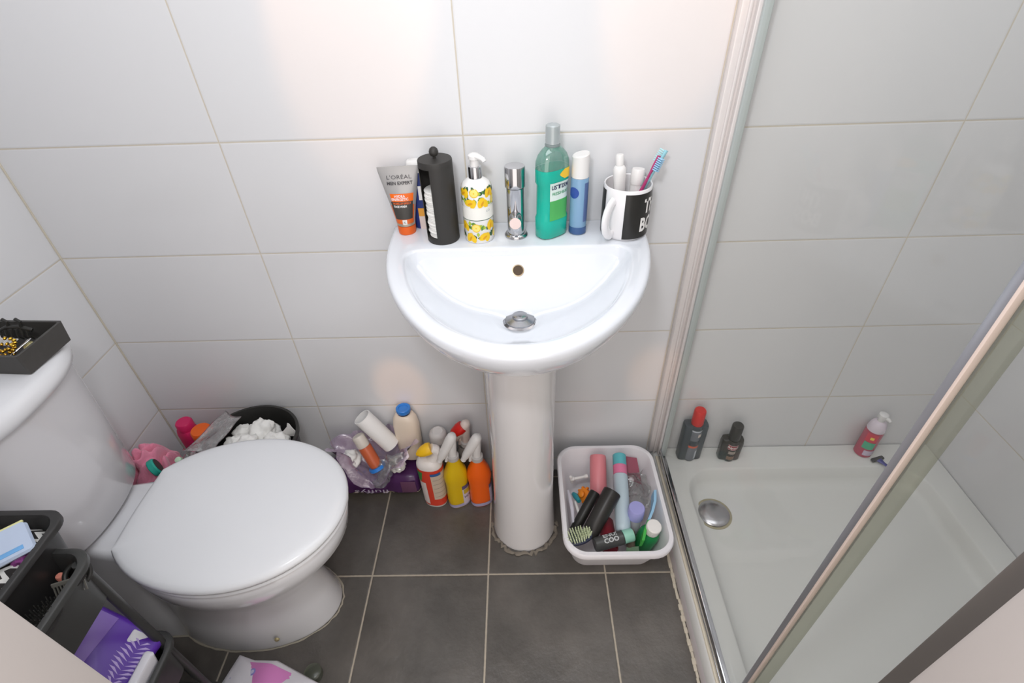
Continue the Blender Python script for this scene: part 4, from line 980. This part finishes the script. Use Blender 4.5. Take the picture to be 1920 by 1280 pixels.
def spray(name, label, loc, rot, colm, labelm, lab_rot, head=M('head_white', 'd9d6d4', 0.4), h=0.205, stripe=None):
    o = thing(name, label, 'spray bottle', loc, rot)
    S = [(0.030, 0.022, 0.0), (0.033, 0.0245, 0.005), (0.034, 0.025, 0.03), (0.033, 0.024, 0.085), (0.033, 0.024, 0.105), (0.036, 0.026, 0.130), (0.032, 0.0235, 0.155), (0.022, 0.018, 0.180), (0.0165, 0.015, h - 0.006), (0.015, 0.0145, h)]
    obj('bottle', loft([sup(a, b, z, 44, 2.5) for a, b, z in S]), colm, o, ang=60)
    obj('collar', lathe([(0.0155, h + 0.0003), (0.017, h + 0.002), (0.017, h + 0.016), (0.0145, h + 0.018)], 28), M('collar_grey', 'b7b3b1', 0.45), o)
    # trigger head: shroud sloping from the nozzle (at -x) up and back
    bm = NB()
    hp_ = [(-0.036, 0.016, 0.0085), (-0.031, 0.026, 0.0115), (-0.022, 0.042, 0.013), (-0.011, 0.060, 0.0145), (-0.001, 0.078, 0.0150), (0.006, 0.092, 0.0135), (0.009, 0.100, 0.008)]
    add_tube(bm, [(x, 0, h + z) for x, z, r in hp_], [r for x, z, r in hp_], 20, 1.0)
    add_tube(bm, [(0.0, 0, h + 0.017), (0.001, 0, h + 0.045), (0.004, 0, h + 0.082)], [0.0115, 0.0125, 0.012], 16)
    hd_ = obj('spray_head', bm, head, o, ang=60)
    obj('nozzle', xform(lathe([(0.006, 0.0), (0.008, 0.002), (0.008, 0.010), (0.005, 0.012)], 18), Matrix.Translation((-0.0355, 0, h + 0.0175)) @ Matrix.Rotation(R(-152), 4, 'Y')), head, hd_)
    obj('trigger', tube([(-0.012, 0, h + 0.046), (-0.018, 0, h + 0.030), (-0.018, 0, h + 0.012), (-0.021, 0, h - 0.002)], [0.006, 0.005, 0.004, 0.003], 12, 1.4), head, o)
    T = S[1:6]
    if labelm:
        lb = obj('label', oval_patch(T, lab_rot, lab_rot + 95, 0.012, 0.094, 0.0007, 2.5), labelm, o)
        obj('base_label', oval_patch(T, -88, 90, 0.006, 0.020, 0.0006, 2.5, 30), M('lavender_band', 'aaa4c4', 0.4), o)
        if stripe: obj('label_top', oval_patch(T, lab_rot, lab_rot + 95, 0.082, 0.098, 0.0010, 2.5), stripe, lb)
    return o, T
ys, T = spray('spray_bottle', 'yellow spray bottle with white trigger head, left of the orange one', (-0.095, -0.112, 0), (0, 0, R(24)), M('spray_yellow', 'd8b414', 0.3), M('spray_label', 'cfc5d0', 0.4), 8, stripe=M('violet_band', '5f5578', 0.4))
obj('label_panel', oval_patch(T, 14, 92, 0.060, 0.080, 0.0012, 2.5), M('olive_panel', 'bfa630', 0.4), ys)
bm = oval_text(T, 'HOME', 45, 0.046, 0.036, 0.009, 0.0014, 2.5, bold=0.01)
obj('label_lettering', bm, M('dark_print2', '4b4358', 0.5), ys, smooth=False)
os_, T = spray('spray_bottle', 'orange spray bottle with white trigger head, touching the pedestal', (-0.027, -0.110, 0), (0, 0, R(14)), M('spray_orange', 'ec6212', 0.3), M('spray_label2', 'b9aec0', 0.4), 38, stripe=M('violet_band', '5f5578', 0.4), h=0.198)
rs, T = spray('spray_bottle', 'clear spray bottle with red nozzle standing at the wall behind the yellow one', (-0.064, -0.040, 0), (0, 0, R(-4)), M('smoky_plastic', '8f8a86', 0.25, trans=0.3), None, 0, head=M('head_pink_white', 'd8c8c0', 0.4), h=0.180)
obj('red_nozzle', tube([(-0.004, -0.002, 0.262), (-0.014, -0.006, 0.254), (-0.030, -0.010, 0.240), (-0.036, -0.011, 0.234)], [0.0175, 0.0185, 0.014, 0.008], 18), M('nozzle_red', 'cc1f18', 0.35), rs, label='red nozzle')

# ------------------------------------------------------------------ white tub
tub = thing('storage_tub', 'white plastic tub of toiletries on the floor right of the pedestal', 'tub', (0.342, -0.214, 0))
TW, TD, TH = 0.282, 0.350, 0.165
bm = NB()
add_loft(bm, [rrect(TW - 0.070, TD - 0.105, 0.035, 0.0, (0, 0.014), k=8), rrect(TW - 0.062, TD - 0.097, 0.04, 0.006, (0, 0.014), k=8), rrect(TW - 0.024, TD - 0.030, 0.05, TH - 0.03, k=8), rrect(TW - 0.020, TD - 0.024, 0.052, TH - 0.022, k=8), rrect(TW - 0.002, TD - 0.002, 0.058, TH - 0.018, k=8), rrect(TW, TD, 0.058, TH - 0.004, k=8), rrect(TW - 0.006, TD - 0.006, 0.056, TH, k=8),
              rrect(TW - 0.024, TD - 0.024, 0.050, TH, k=8), rrect(TW - 0.030, TD - 0.030, 0.048, TH - 0.006, k=8), rrect(TW - 0.073, TD - 0.113, 0.034, 0.010, (0, 0.018), k=8), rrect(TW - 0.085, TD - 0.125, 0.028, 0.006, (0, 0.018), k=8)])
obj('tub_body', bm, M('tub_white', 'e6e3e6', 0.35), tub, ang=50)
def cylthing(name, label, cat, p0, p1, parts, n=32):
    """parts: (name, mat, profile in fraction of the length)"""
    o, L_ = put(name, label, cat, p0, p1)
    for nm, mt, pr in parts:
        obj(nm, lathe([(r, f * L_) for r, f in pr], n), mt, o)
    return o, L_
cylthing('shampoo_tube', 'salmon pink bottle leaning in the back of the white tub', 'bottle', (0.312, -0.208, 0.110), (0.321, -0.085, 0.172), [('bottle', M('salmon_pink', 'dc858c', 0.4), [(0.021, 0), (0.0235, .03), (0.0235, .96), (0.022, 1.0)])])
o, L_ = cylthing('hairspray_can', 'aerosol can with teal and pink top lying along the middle of the tub', 'aerosol', (0.364, -0.300, 0.125), (0.381, -0.090, 0.180),
    [('can', M('mint_lilac_can', 'bccdd6', 0.35, bump=0.1), [(0.017, 0), (0.020, .02), (0.0205, .08), (0.0205, .70), (0.019, .72)]),
     ('pink_band', M('band_pink', 'de7ca0', 0.4), [(0.0192, .722), (0.0192, .845)]), ('cap', M('cap_teal', '5fb4bd', 0.4), [(0.0190, .847), (0.0190, .99), (0.017, 1.0)])])
o, L_ = put('hair_straightener', 'thick black cylinder lying diagonally in the front left of the tub', 'hair styler', (0.270, -0.312, 0.124), (0.344, -0.212, 0.180))
obj('barrel', lathe([(0.020, 0), (0.022, .02 * L_), (0.0245, L_ * .9), (0.0245, L_ * .98), (0.022, L_)], 36), M('styler_black', '2d2b29', 0.35), o)
o, L_ = put('hair_styler', 'slim black stick beside the thick black cylinder in the tub', 'hair styler', (0.236, -0.288, 0.112), (0.300, -0.200, 0.160))
obj('barrel', lathe([(0.012, 0), (0.014, .02 * L_), (0.0145, L_ * .97), (0.013, L_)], 24), M('styler_black2', '262523', 0.4), o)
# nail brush with bristles
nb = thing('scrub_brush', 'oval brush with pale green bristles up, in the front left tub corner', 'brush', (0.242, -0.330, 0.142), (R(-10), R(-6), R(12)))
nb.scale = (1.14, 1.14, 1.0)
obj('brush_base', loft([sup(0.028, 0.015, 0.0, 32), sup(0.033, 0.019, 0.004, 32), sup(0.033, 0.019, 0.009, 32), sup(0.030, 0.017, 0.011, 32)]), M('navy_base2', '2c3148', 0.4), nb)
bm = NB(); random.seed(9)
for a_ in range(-5, 6):
    for b_ in range(-3, 4):
        x, y = a_ * 0.0055, b_ * 0.0050
        if (x / 0.030) ** 2 + (y / 0.017) ** 2 > 1: continue
        add_tube(bm, [(x, y, 0.0112), (x * 1.12 + random.uniform(-.001, .001), y * 1.12 + random.uniform(-.001, .001), 0.026)], [0.0019, 0.0013], 6)
obj('bristles', bm, M('bristle_green', 'd3dcb8', 0.7), nb, kind='stuff')
o, L_ = put('cleansing_foam', 'small black bottle with white lettering and mint cap in the tub front', 'bottle', (0.283, -0.338, 0.128), (0.386, -0.313, 0.134))
obj('bottle', lathe([(0.015, 0), (0.0182, .03 * L_), (0.0182, .72 * L_), (0.016, .74 * L_)], 32), M('foam_black', '4a4a49', 0.3), o)
obj('cap', lathe([(0.0168, .745 * L_), (0.0172, .76 * L_), (0.0172, .97 * L_), (0.0155, L_)], 32), M('cap_mint', '9bd2bd', 0.35), o, label='mint green cap')
bm = text_bm('ENUI\nCOO', 0.040, 0.026, bold=0.04, lines=0.9)
for v in bm.verts:
    t = -v.co.y / 0.0182
    v.co = Vector(((0.0190) * math.cos(t + R(90)) , (0.0190) * math.sin(t + R(90)), 0.044 + v.co.x))
lt = obj('lettering', bm, M('foam_white_print', 'c4c6c6', 0.5), o, smooth=False)
gb = thing('green_bottle', 'green bottle with white cap in the front right corner of the tub', 'bottle', (0.418, -0.288, 0.0065), (R(9), R(6), 0))
obj('bottle', lathe([(0.024, 0), (0.027, .004), (0.027, .118), (0.022, .135), (0.014, .142)], 36), M('bottle_green', '1f8a4a', 0.25), gb)
obj('cap', lathe([(0.015, .1425), (0.0190, .144), (0.0190, .170), (0.0170, .172), (0.001, .1725)], 32), M('cap_white2', 'ece8e4', 0.4), gb, label='white cap')
lb_ = thing('lilac_bottle', 'bottle with round lilac cap standing right of centre in the tub', 'bottle', (0.4005, -0.262, 0.0065))
obj('bottle', lathe([(0.0165, 0), (0.0185, .004), (0.0185, .125), (0.016, .130)], 32), M('milky_lilac', 'c8c5cf', 0.3), lb_)
obj('cap', lathe([(0.0172, .1305), (0.0215, .133), (0.0215, .168), (0.0195, .171), (0.001, .1715)], 32), M('cap_lilac', 'a5a4dc', 0.4), lb_, label='lilac cap')
tag(obj('plastic_wrap', crumple(sheet((0.395, -0.225, 0.118), (0.458, -0.225, 0.125), (0.400, -0.105, 0.105), (0.452, -0.105, 0.140), amp=0.022, sc=30, seed=6), 0.008, 60, 2), CLEAR, ang=180), 'shiny crinkled clear wrapping in the back right of the tub', 'wrapping')
o, L_ = put('plastic_tool', 'white T-shaped plastic tool at the left side of the tub', 'plastic tool', (0.240, -0.128, 0.120), (0.290, -0.122, 0.128))
obj('bar', lathe([(0.004, 0), (0.006, .05 * L_), (0.0062, .2 * L_), (0.004, .25 * L_), (0.004, .8 * L_), (0.006, .85 * L_), (0.006, L_)], 16), WHP, o)
obj('cross_bar', box((0, 0, 0.002), (0.008, 0.030, 0.008), 0.002), WHP, o)
gr = thing('toothed_wheel', 'small orange toothed plastic wheel left of the salmon bottle', 'plastic toy', (0.276, -0.172, 0.108), (R(20), R(-40), 0))
OG = M('toy_orange', 'ee8a22', 0.4)
bm = lathe([(0.014, -0.008), (0.018, -0.006), (0.018, 0.006), (0.014, 0.008)], 28)
for k in range(9):
    t = 2 * PI * k / 9; add_box(bm, (0.020 * math.cos(t), 0.020 * math.sin(t), 0), (0.007, 0.006, 0.010), 0.001, 1, None)
obj('wheel', bm, OG, gr)
obj('knob', lathe([(0.006, 0.0082), (0.009, 0.010), (0.009, 0.018), (0.006, 0.020)], 20), OG, gr)
tag(obj('teal_stick', tube([(0.247, -0.160, 0.095), (0.250, -0.178, 0.112), (0.258, -0.200, 0.118)], [0.006, 0.008, 0.006], 12), M('stick_teal', '2f9aa8', 0.4)), 'short teal plastic piece left of the orange wheel', 'plastic piece')
tag(obj('plastic_strip', tube([(0.2285, -0.175, 0.135), (0.2315, -0.205, 0.142), (0.2345, -0.240, 0.140), (0.2345, -0.272, 0.128)], [0.003, 0.005, 0.005, 0.003], 10, 0.6), M('strip_grey', 'cfccd6', 0.4)), 'curved pale plastic strip along the tub left wall', 'plastic strip')
tag(obj('plastic_strip', tube([(0.246, -0.205, 0.125), (0.250, -0.235, 0.132), (0.256, -0.262, 0.128)], [0.003, 0.004, 0.003], 10, 0.6), WHP), 'short white strip in front of the teal piece in the tub', 'plastic strip')
def quad_box(P, th):
    P = [Vector(p) for p in P]; nrm_ = (P[1] - P[0]).cross(P[3] - P[0]).normalized()
    bm = NB(); a = [bm.verts.new(p) for p in P]; b = [bm.verts.new(p - nrm_ * th) for p in P]
    bm.faces.new(a); bm.faces.new(list(reversed(b)))
    for i in range(4): bm.faces.new((a[i], b[i], b[(i + 1) % 4], a[(i + 1) % 4]))
    return bm
tag(obj('flat_card', quad_box([(0.408, -0.118, 0.105), (0.448, -0.135, 0.100), (0.440, -0.070, 0.140), (0.405, -0.062, 0.140)], 0.006), M('maroon_card', '93304c', 0.4), smooth=False), 'maroon flat card leaning at the back right of the tub', 'card')
cylthing('red_bottle', 'dark red bottle lying deep in the middle of the tub', 'bottle', (0.330, -0.330, 0.085), (0.330, -0.235, 0.075), [('bottle', M('deep_red', '8f2c38', 0.4), [(0.018, 0), (0.021, .05), (0.021, .95), (0.018, 1)])])
cylthing('tan_tube', 'tan bottle beneath the lilac capped bottle in the tub', 'bottle', (0.388, -0.318, 0.060), (0.384, -0.292, 0.118), [('bottle', M('dull_tan', '8d7a6c', 0.4), [(0.010, 0), (0.012, .05), (0.012, .95), (0.010, 1)])])
nf = thing('nail_file', 'thin blue and green strip leaning across the right side of the tub', 'nail file', (0, 0, 0))
def ribbon(pts, wd, th=0.0015):
    bm = NB(); lps = []
    for p in pts:
        p = Vector(p); lps.append([tuple(p + Vector((-.004, 0, -wd))), tuple(p + Vector((th, 0, -wd))), tuple(p + Vector((th + .004, 0, wd))), tuple(p + Vector((0, 0, wd)))])
    return add_loft(bm, lps)
obj('blue_end', ribbon([(0.458, -0.205, 0.158), (0.450, -0.240, 0.158), (0.438, -0.268, 0.156), (0.424, -0.292, 0.154)], 0.014, 0.003), M('file_blue', '9ac7e6', 0.4), nf)
obj('green_end', ribbon([(0.4238, -0.2925, 0.154), (0.410, -0.318, 0.150), (0.400, -0.345, 0.146)], 0.014, 0.003), M('file_green', '3fae44', 0.4), nf)
tag(obj('green_wrapper', sheet((0.365, -0.352, 0.105), (0.400, -0.352, 0.105), (0.365, -0.335, 0.112), (0.400, -0.335, 0.112), amp=0.006, sc=50, n=12), M('pale_green_film', '8fb08c', 0.5), ang=180), 'pale green wrapper scrap at the front wall of the tub', 'wrapper')

# ------------------------------------------------------------------ tiered trolley with baskets
TBK = M('trolley_black', '3a3a39', 0.38)
tr_ = thing('storage_trolley', 'black plastic tiered trolley standing in front of the toilet cistern', 'trolley', (-0.712, -0.750, 0))
def basket_bm(w_, d_, zt, dep, t=0.004, lip=0.010, r=0.035, shrink=0.03):
    return loft([rrect(w_ - shrink, d_ - shrink, r * .8, zt - dep), rrect(w_ - 2 * lip, d_ - 2 * lip, r, zt - 0.012), rrect(w_, d_, r, zt - 0.010), rrect(w_, d_, r, zt - 0.002), rrect(w_ - 0.004, d_ - 0.004, r, zt),
                 rrect(w_ - 2 * lip, d_ - 2 * lip, r * .9, zt), rrect(w_ - 2 * lip - 0.006, d_ - 2 * lip - 0.006, r * .88, zt - 0.006), rrect(w_ - shrink - 2 * t, d_ - shrink - 2 * t, r * .7, zt - dep + t)])
WB, DB = 0.300, 0.250
for zt, dp in ((0.643, 0.10), (0.346, 0.10), (0.085, 0.065)):
    obj('tray', basket_bm(WB, DB, zt, dp), TBK, tr_, ang=50)
for sx in (-1, 1):
    for sy in (-1, 1):
        for z0, z1 in ((0.03, 0.248), (0.30, 0.545)):
            pass
        obj('post', tube([(sx * (WB / 2 - 0.022), sy * (DB / 2 - 0.022), 0.0), (sx * (WB / 2 - 0.022), sy * (DB / 2 - 0.022), 0.634)], 0.0075, 12), TBK, tr_)
ab_ = thing('storage_basket', 'black plastic basket standing in the top tray of the trolley', 'basket', (-0.708, -0.722, 0.5475))
obj('basket_body', basket_bm(0.190, 0.280, 0.135, 0.135, shrink=0.05, r=0.03), M('basket_black', '2f2e2e', 0.4), ab_, ang=50)

# zigzag cosmetic bag
zz = bpy.data.materials.new('zigzag_cloth'); zz.use_nodes = True; nt = zz.node_tree; N = nt.nodes; L = nt.links
tcn = N.new('ShaderNodeTexCoord'); sp_ = N.new('ShaderNodeSeparateXYZ'); L.new(tcn.outputs['Object'], sp_.inputs[0])
def mth(op, a, b=None):
    n = N.new('ShaderNodeMath'); n.operation = op
    for i, v in enumerate((a, b)):
        if v is None: continue
        if hasattr(v, 'is_output'): L.new(v, n.inputs[i])
        else: n.inputs[i].default_value = v
    return n.outputs[0]
uu = mth('MULTIPLY', sp_.outputs[0], 55); vv = mth('MULTIPLY', sp_.outputs[1], 45)
zg = mth('ADD', uu, mth('MULTIPLY', mth('ABSOLUTE', mth('SUBTRACT', mth('FRACT', mth('ADD', vv, 50)), 0.5)), 1.6))
st = mth('GREATER_THAN', mth('FRACT', mth('ADD', zg, 50)), 0.52)
mx = N.new('ShaderNodeMix'); mx.data_type = 'RGBA'; L.new(st, mx.inputs[0]); mx.inputs[6].default_value = rgb('25201f'); mx.inputs[7].default_value = rgb('dedcd8')
L.new(mx.outputs[2], N['Principled BSDF'].inputs['Base Color']); N['Principled BSDF'].inputs['Roughness'].default_value = 0.8
cg = thing('cosmetic_bag', 'black and white zigzag patterned bag filling the top black basket', 'cosmetic bag', (-0.708, -0.722, 0.556))
bm = loft([rrect(0.110, 0.205, 0.03, 0.0), rrect(0.136, 0.235, 0.035, 0.02), rrect(0.150, 0.244, 0.035, 0.100), rrect(0.128, 0.22, 0.035, 0.116), rrect(0.06, 0.14, 0.02, 0.120)])
obj('bag_body', bm, zz, cg, ang=60)
wp = thing('wipes_packet', 'pale blue plastic packet with yellow edge lying on the zigzag bag', 'packet', (-0.676, -0.662, 0.684), (R(4), R(6), R(48)))
pk = loft([rrect(0.096, 0.060, 0.006, 0.0), rrect(0.102, 0.064, 0.008, 0.004), rrect(0.096, 0.060, 0.006, 0.008)])
obj('packet', pk, M('pale_blue_film', 'b9c6dc', 0.2, bump=0.4, bscale=60), wp)
obj('yellow_edge', box((0, 0.033, 0.005), (0.096, 0.005, 0.005), 0.002), M('pale_yellow_film', 'd8d59a', 0.3), wp)
obj('blue_print', box((0.018, -0.020, 0.0083), (0.040, 0.008, 0.0012), 0.0003), M('print_blue', '6fa8dc', 0.4), wp)
crumpled('hair_bobble', 'purple pink scrunchie at the right side of the top basket', 'hair bobble', (-0.642, -0.655, 0.668), 0.014, 41, M('purple_cloth', '9c4f96', 0.8))

# hair things in the top tray, right of the basket
hb = thing('hairbrush', 'black hairbrush lying in the top trolley tray right of the basket', 'hairbrush', (-0.586, -0.742, 0.618), (R(-6), R(4), R(84)))
obj('brush_back', loft([sup(0.036, 0.018, 0.0, 32), sup(0.042, 0.022, 0.005, 32), sup(0.038, 0.019, 0.012, 32)]), M('hair_black', '22201e', 0.5), hb)
bm = NB()
for a_ in range(-6, 7):
    for b_ in range(-2, 3):
        x, y = a_ * 0.006, b_ * 0.007
        if (x / 0.040) ** 2 + (y / 0.020) ** 2 < 1: add_tube(bm, [(x, y, 0.012), (x * 1.1, y * 1.1, 0.026)], 0.0010, 5)
obj('bristles', bm, BLK, hb, kind='stuff')
obj('brush_handle', tube([(0.038, 0, 0.006), (0.060, 0, 0.008), (0.085, 0, 0.010)], [0.009, 0.007, 0.009], 12), M('hair_black', '22201e', 0.5), hb)
hc = thing('hair_comb', 'dark grey comb standing among black hair things in the top tray', 'comb', (-0.590, -0.672, 0.612), (R(60), 0, R(20)))
bm = NB(); add_box(bm, (0, 0.010, 0), (0.045, 0.007, 0.003), 0.001, 1)
for k in range(10): add_box(bm, (-0.020 + k * 0.0044, -0.002, 0), (0.0018, 0.018, 0.002))
obj('comb_body', bm, M('comb_grey', '6a6760', 0.4), hc, smooth=False)
tag(obj('hair_band', loft([[( (0.017 + 0.004 * math.cos(u)) * math.cos(t), (0.017 + 0.004 * math.cos(u)) * math.sin(t), 0.004 * math.sin(u)) for u in [2 * PI * q / 10 for q in range(10)]] for t in [2 * PI * i / 32 for i in range(33)]], False, False), BLK, loc=(-0.592, -0.652, 0.612), rot=(R(30), R(15), 0)), 'black hair band at the back of the top trolley tray', 'hair band')
tag(obj('lip_balm', lathe([(0.005, 0), (0.006, 0.001), (0.006, 0.028), (0.005, 0.030), (0.001, 0.0302)], 16), M('coral_cap', 'd98a78', 0.4), loc=(-0.618, -0.655, 0.585)), 'tiny coral capped stick at the back of the top trolley tray', 'lip balm')

# middle tray: purple sanitary pack
pp_ = thing('sanitary_pack', 'purple soft pack with pale leaf print in the middle trolley tray', 'sanitary pads', (-0.652, -0.698, 0.405), (R(0), R(34), R(-14)))
PKW, PKD, PKH = 0.160, 0.150, 0.040
bm = loft([rrect(PKW - 0.02, PKD - 0.02, 0.015, -PKH), rrect(PKW, PKD, 0.02, -PKH + 0.010), rrect(PKW + 0.002, PKD + 0.002, 0.02, -0.012), rrect(PKW - 0.008, PKD - 0.008, 0.014, -0.002), rrect(PKW - 0.02, PKD - 0.02, 0.012, 0.0)])
obj('pack_body', bm, M('deep_purple', '5a2fa0', 0.3, bump=0.2, bscale=30), pp_, ang=60)
obj('pale_panel', box((-0.040, 0.0, 0.0004), (0.062, 0.135, 0.0014), 0.0004), M('light_purple', '8a6cc0', 0.3), pp_)
obj('label_box', box((0.024, -0.045, 0.0006), (0.030, 0.042, 0.0014), 0.0004), M('lavender_box', '9c84c8', 0.3), pp_)
obj('teal_line', box((0.035, -0.044, 0.0016), (0.004, 0.040, 0.0008), 0.0002), M('teal_line', '4fb0b4', 0.3), pp_)
bm = NB()
for k in range(11):
    t = k / 10
    for s in (-1, 1):
        bx0, by0 = 0.050, 0.045 - 0.070 * t
        l_ = 0.024 * math.sin(PI * (0.15 + 0.8 * t)) + 0.004
        a = [(bx0, by0, 0.0008), (bx0 + s * l_ * 0.55, by0 + 0.008, 0.0008), (bx0 + s * l_, by0 + 0.008, 0.0008), (bx0 + s * l_ * 0.5, by0 + 0.0035, 0.0008)]
        bm.faces.new([bm.verts.new(q) for q in (a if s > 0 else reversed(a))])
obj('leaf_print', bm, M('leaf_lilac', 'b39bd4', 0.4), pp_, smooth=False)
wc = thing('white_carton', 'white soft pack standing at the right edge of the middle tray', 'packet', (-0.588, -0.748, 0.345), (0, R(14), R(-2)))
obj('carton_body', loft([rrect(0.014, 0.140, 0.005, -0.06), rrect(0.018, 0.150, 0.006, -0.04), rrect(0.018, 0.150, 0.006, 0.030), rrect(0.012, 0.14, 0.005, 0.034)]), M('soft_white', 'dedce2', 0.4), wc)
sc = thing('small_carton', 'small white box tucked behind the purple pack in the middle tray', 'box', (-0.607, -0.653, 0.368), (R(10), R(40), R(-10)))
obj('carton_body', box((0, 0, 0), (0.050, 0.024, 0.024), 0.004), M('soft_white', 'dedce2', 0.4), sc)
tag(obj('red_wrapper', sheet((-0.690, -0.655, 0.372), (-0.625, -0.650, 0.335), (-0.690, -0.636, 0.368), (-0.625, -0.632, 0.330), amp=0.008, sc=40, n=14), M('wrapper_red', 'a8361c', 0.4), ang=180), 'crumpled red wrapper behind the purple pack', 'wrapper')

# ------------------------------------------------------------------ floor packet and small things
pq = thing('pad_packet', 'white packet with pink front lying on the floor before the toilet foot', 'sanitary pads', (0, 0, 0))
ol = [(-0.583, -0.556), (-0.545, -0.566), (-0.485, -0.570), (-0.440, -0.588), (-0.372, -0.618), (-0.350, -0.700), (-0.380, -0.760), (-0.552, -0.745), (-0.553, -0.640), (-0.600, -0.619)]
ocx = sum(a for a, b in ol) / len(ol); ocy = sum(b for a, b in ol) / len(ol)
def olp(k, z): return [(ocx + (a - ocx) * k, ocy + (b - ocy) * k, z + 0.004 * math.sin(a * 60)) for a, b in ol]
bm = loft([olp(0.90, 0.006), olp(1.0, 0.020), olp(1.0, 0.038), olp(0.94, 0.050), olp(0.70, 0.058), olp(0.3, 0.060)])
bmesh.ops.subdivide_edges(bm, edges=bm.edges[:], cuts=2, use_grid_fill=True)
for v in bm.verts:
    v.co.z = max(0.0005, v.co.z - 0.0)
obj('packet_body', bm, M('packet_white', 'd9d6dc', 0.3, bump=0.5, bscale=40), pq, ang=180)
# pink printed front follows the packet's top
bm = NB(); pkp = [(-0.562, -0.574), (-0.535, -0.577), (-0.490, -0.583), (-0.440, -0.600), (-0.425, -0.660), (-0.470, -0.700), (-0.540, -0.700), (-0.545, -0.640), (-0.582, -0.612)]
pcx, pcy = -0.512, -0.645
def topz(x, y):
    k = 0
    for a, b in zip(ol, ol[1:] + ol[:1]):
        ex, ey = b[0] - a[0], b[1] - a[1]; dx, dy = x - ocx, y - ocy
        det = dx * (-ey) + ex * dy
        if abs(det) < 1e-9: continue
        t = ((a[0] - ocx) * (-ey) + ex * (a[1] - ocy)) / det; s_ = (dx * (a[1] - ocy) - dy * (a[0] - ocx)) / det
        if t > 0 and -1e-6 <= s_ <= 1 + 1e-6: k = 1 / t; break
    for (k0, z0), (k1, z1) in zip([(0, .0605), (.3, .0600), (.70, .058), (.94, .050), (1.0, .038)], [(.3, .0600), (.70, .058), (.94, .050), (1.0, .038), (1.2, .03)]):
        if k <= k1: return z0 + (z1 - z0) * (k - k0) / (k1 - k0) + 0.004 * math.sin(x * 60)
    return 0.03
def draped(poly, off, m=8):
    bm = NB(); cx_ = sum(a for a, b in poly) / len(poly); cy_ = sum(b for a, b in poly) / len(poly)
    rows = []
    pl_ = []
    for a, b in zip(poly, poly[1:] + poly[:1]):
        for q in range(4): pl_.append((a[0] + (b[0] - a[0]) * q / 4, a[1] + (b[1] - a[1]) * q / 4))
    for j in range(1, m + 1):
        rows.append([bm.verts.new((cx_ + (a - cx_) * j / m, cy_ + (b - cy_) * j / m, topz(cx_ + (a - cx_) * j / m, cy_ + (b - cy_) * j / m) + off)) for a, b in pl_])
    bm.faces.new(rows[0])
    for a, b in zip(rows[:-1], rows[1:]):
        for i in range(len(a)): bm.faces.new((a[i], a[(i + 1) % len(a)], b[(i + 1) % len(a)], b[i]))
    return bm
obj('pink_front', draped(pkp, 0.002), M('pink_print', 'd886c4', 0.3), pq)
circ = [(-0.528 + 0.008 * math.cos(2 * PI * i / 12), -0.600 + 0.008 * math.sin(2 * PI * i / 12)) for i in range(12)]
obj('round_mark', draped(circ, 0.0035, 2), M('mark_blue', '9c96d8', 0.4), pq)
obj('round_mark_centre', draped([(-0.528 + (a + .528) * .55, -0.600 + (b + .600) * .55) for a, b in circ], 0.0045, 2), M('mark_pale', 'd6d4ee', 0.4), pq)
obj('blue_line', draped([(-0.552, -0.588), (-0.548, -0.590), (-0.558, -0.605), (-0.574, -0.614), (-0.578, -0.611), (-0.562, -0.600)], 0.0035, 2), M('line_blue', '6a6ab8', 0.4), pq)
tag(obj('soap_jar', lathe([(0.017, 0), (0.020, 0.003), (0.020, 0.022), (0.015, 0.026), (0.001, 0.0262)], 28), M('pale_green_plastic', '9aa08c', 0.25, trans=0.8), loc=(-0.403, -0.588, 0.0)), 'pale green translucent pot on the floor by the pink packet', 'pot')
cylthing('white_bottle', 'small white bottle lying in the bottom tray of the trolley', 'bottle', (-0.672, -0.700, 0.050), (-0.655, -0.645, 0.062), [('bottle', WHP, [(0.008, 0), (0.013, .08), (0.014, .6), (0.009, .95), (0.006, 1)])])
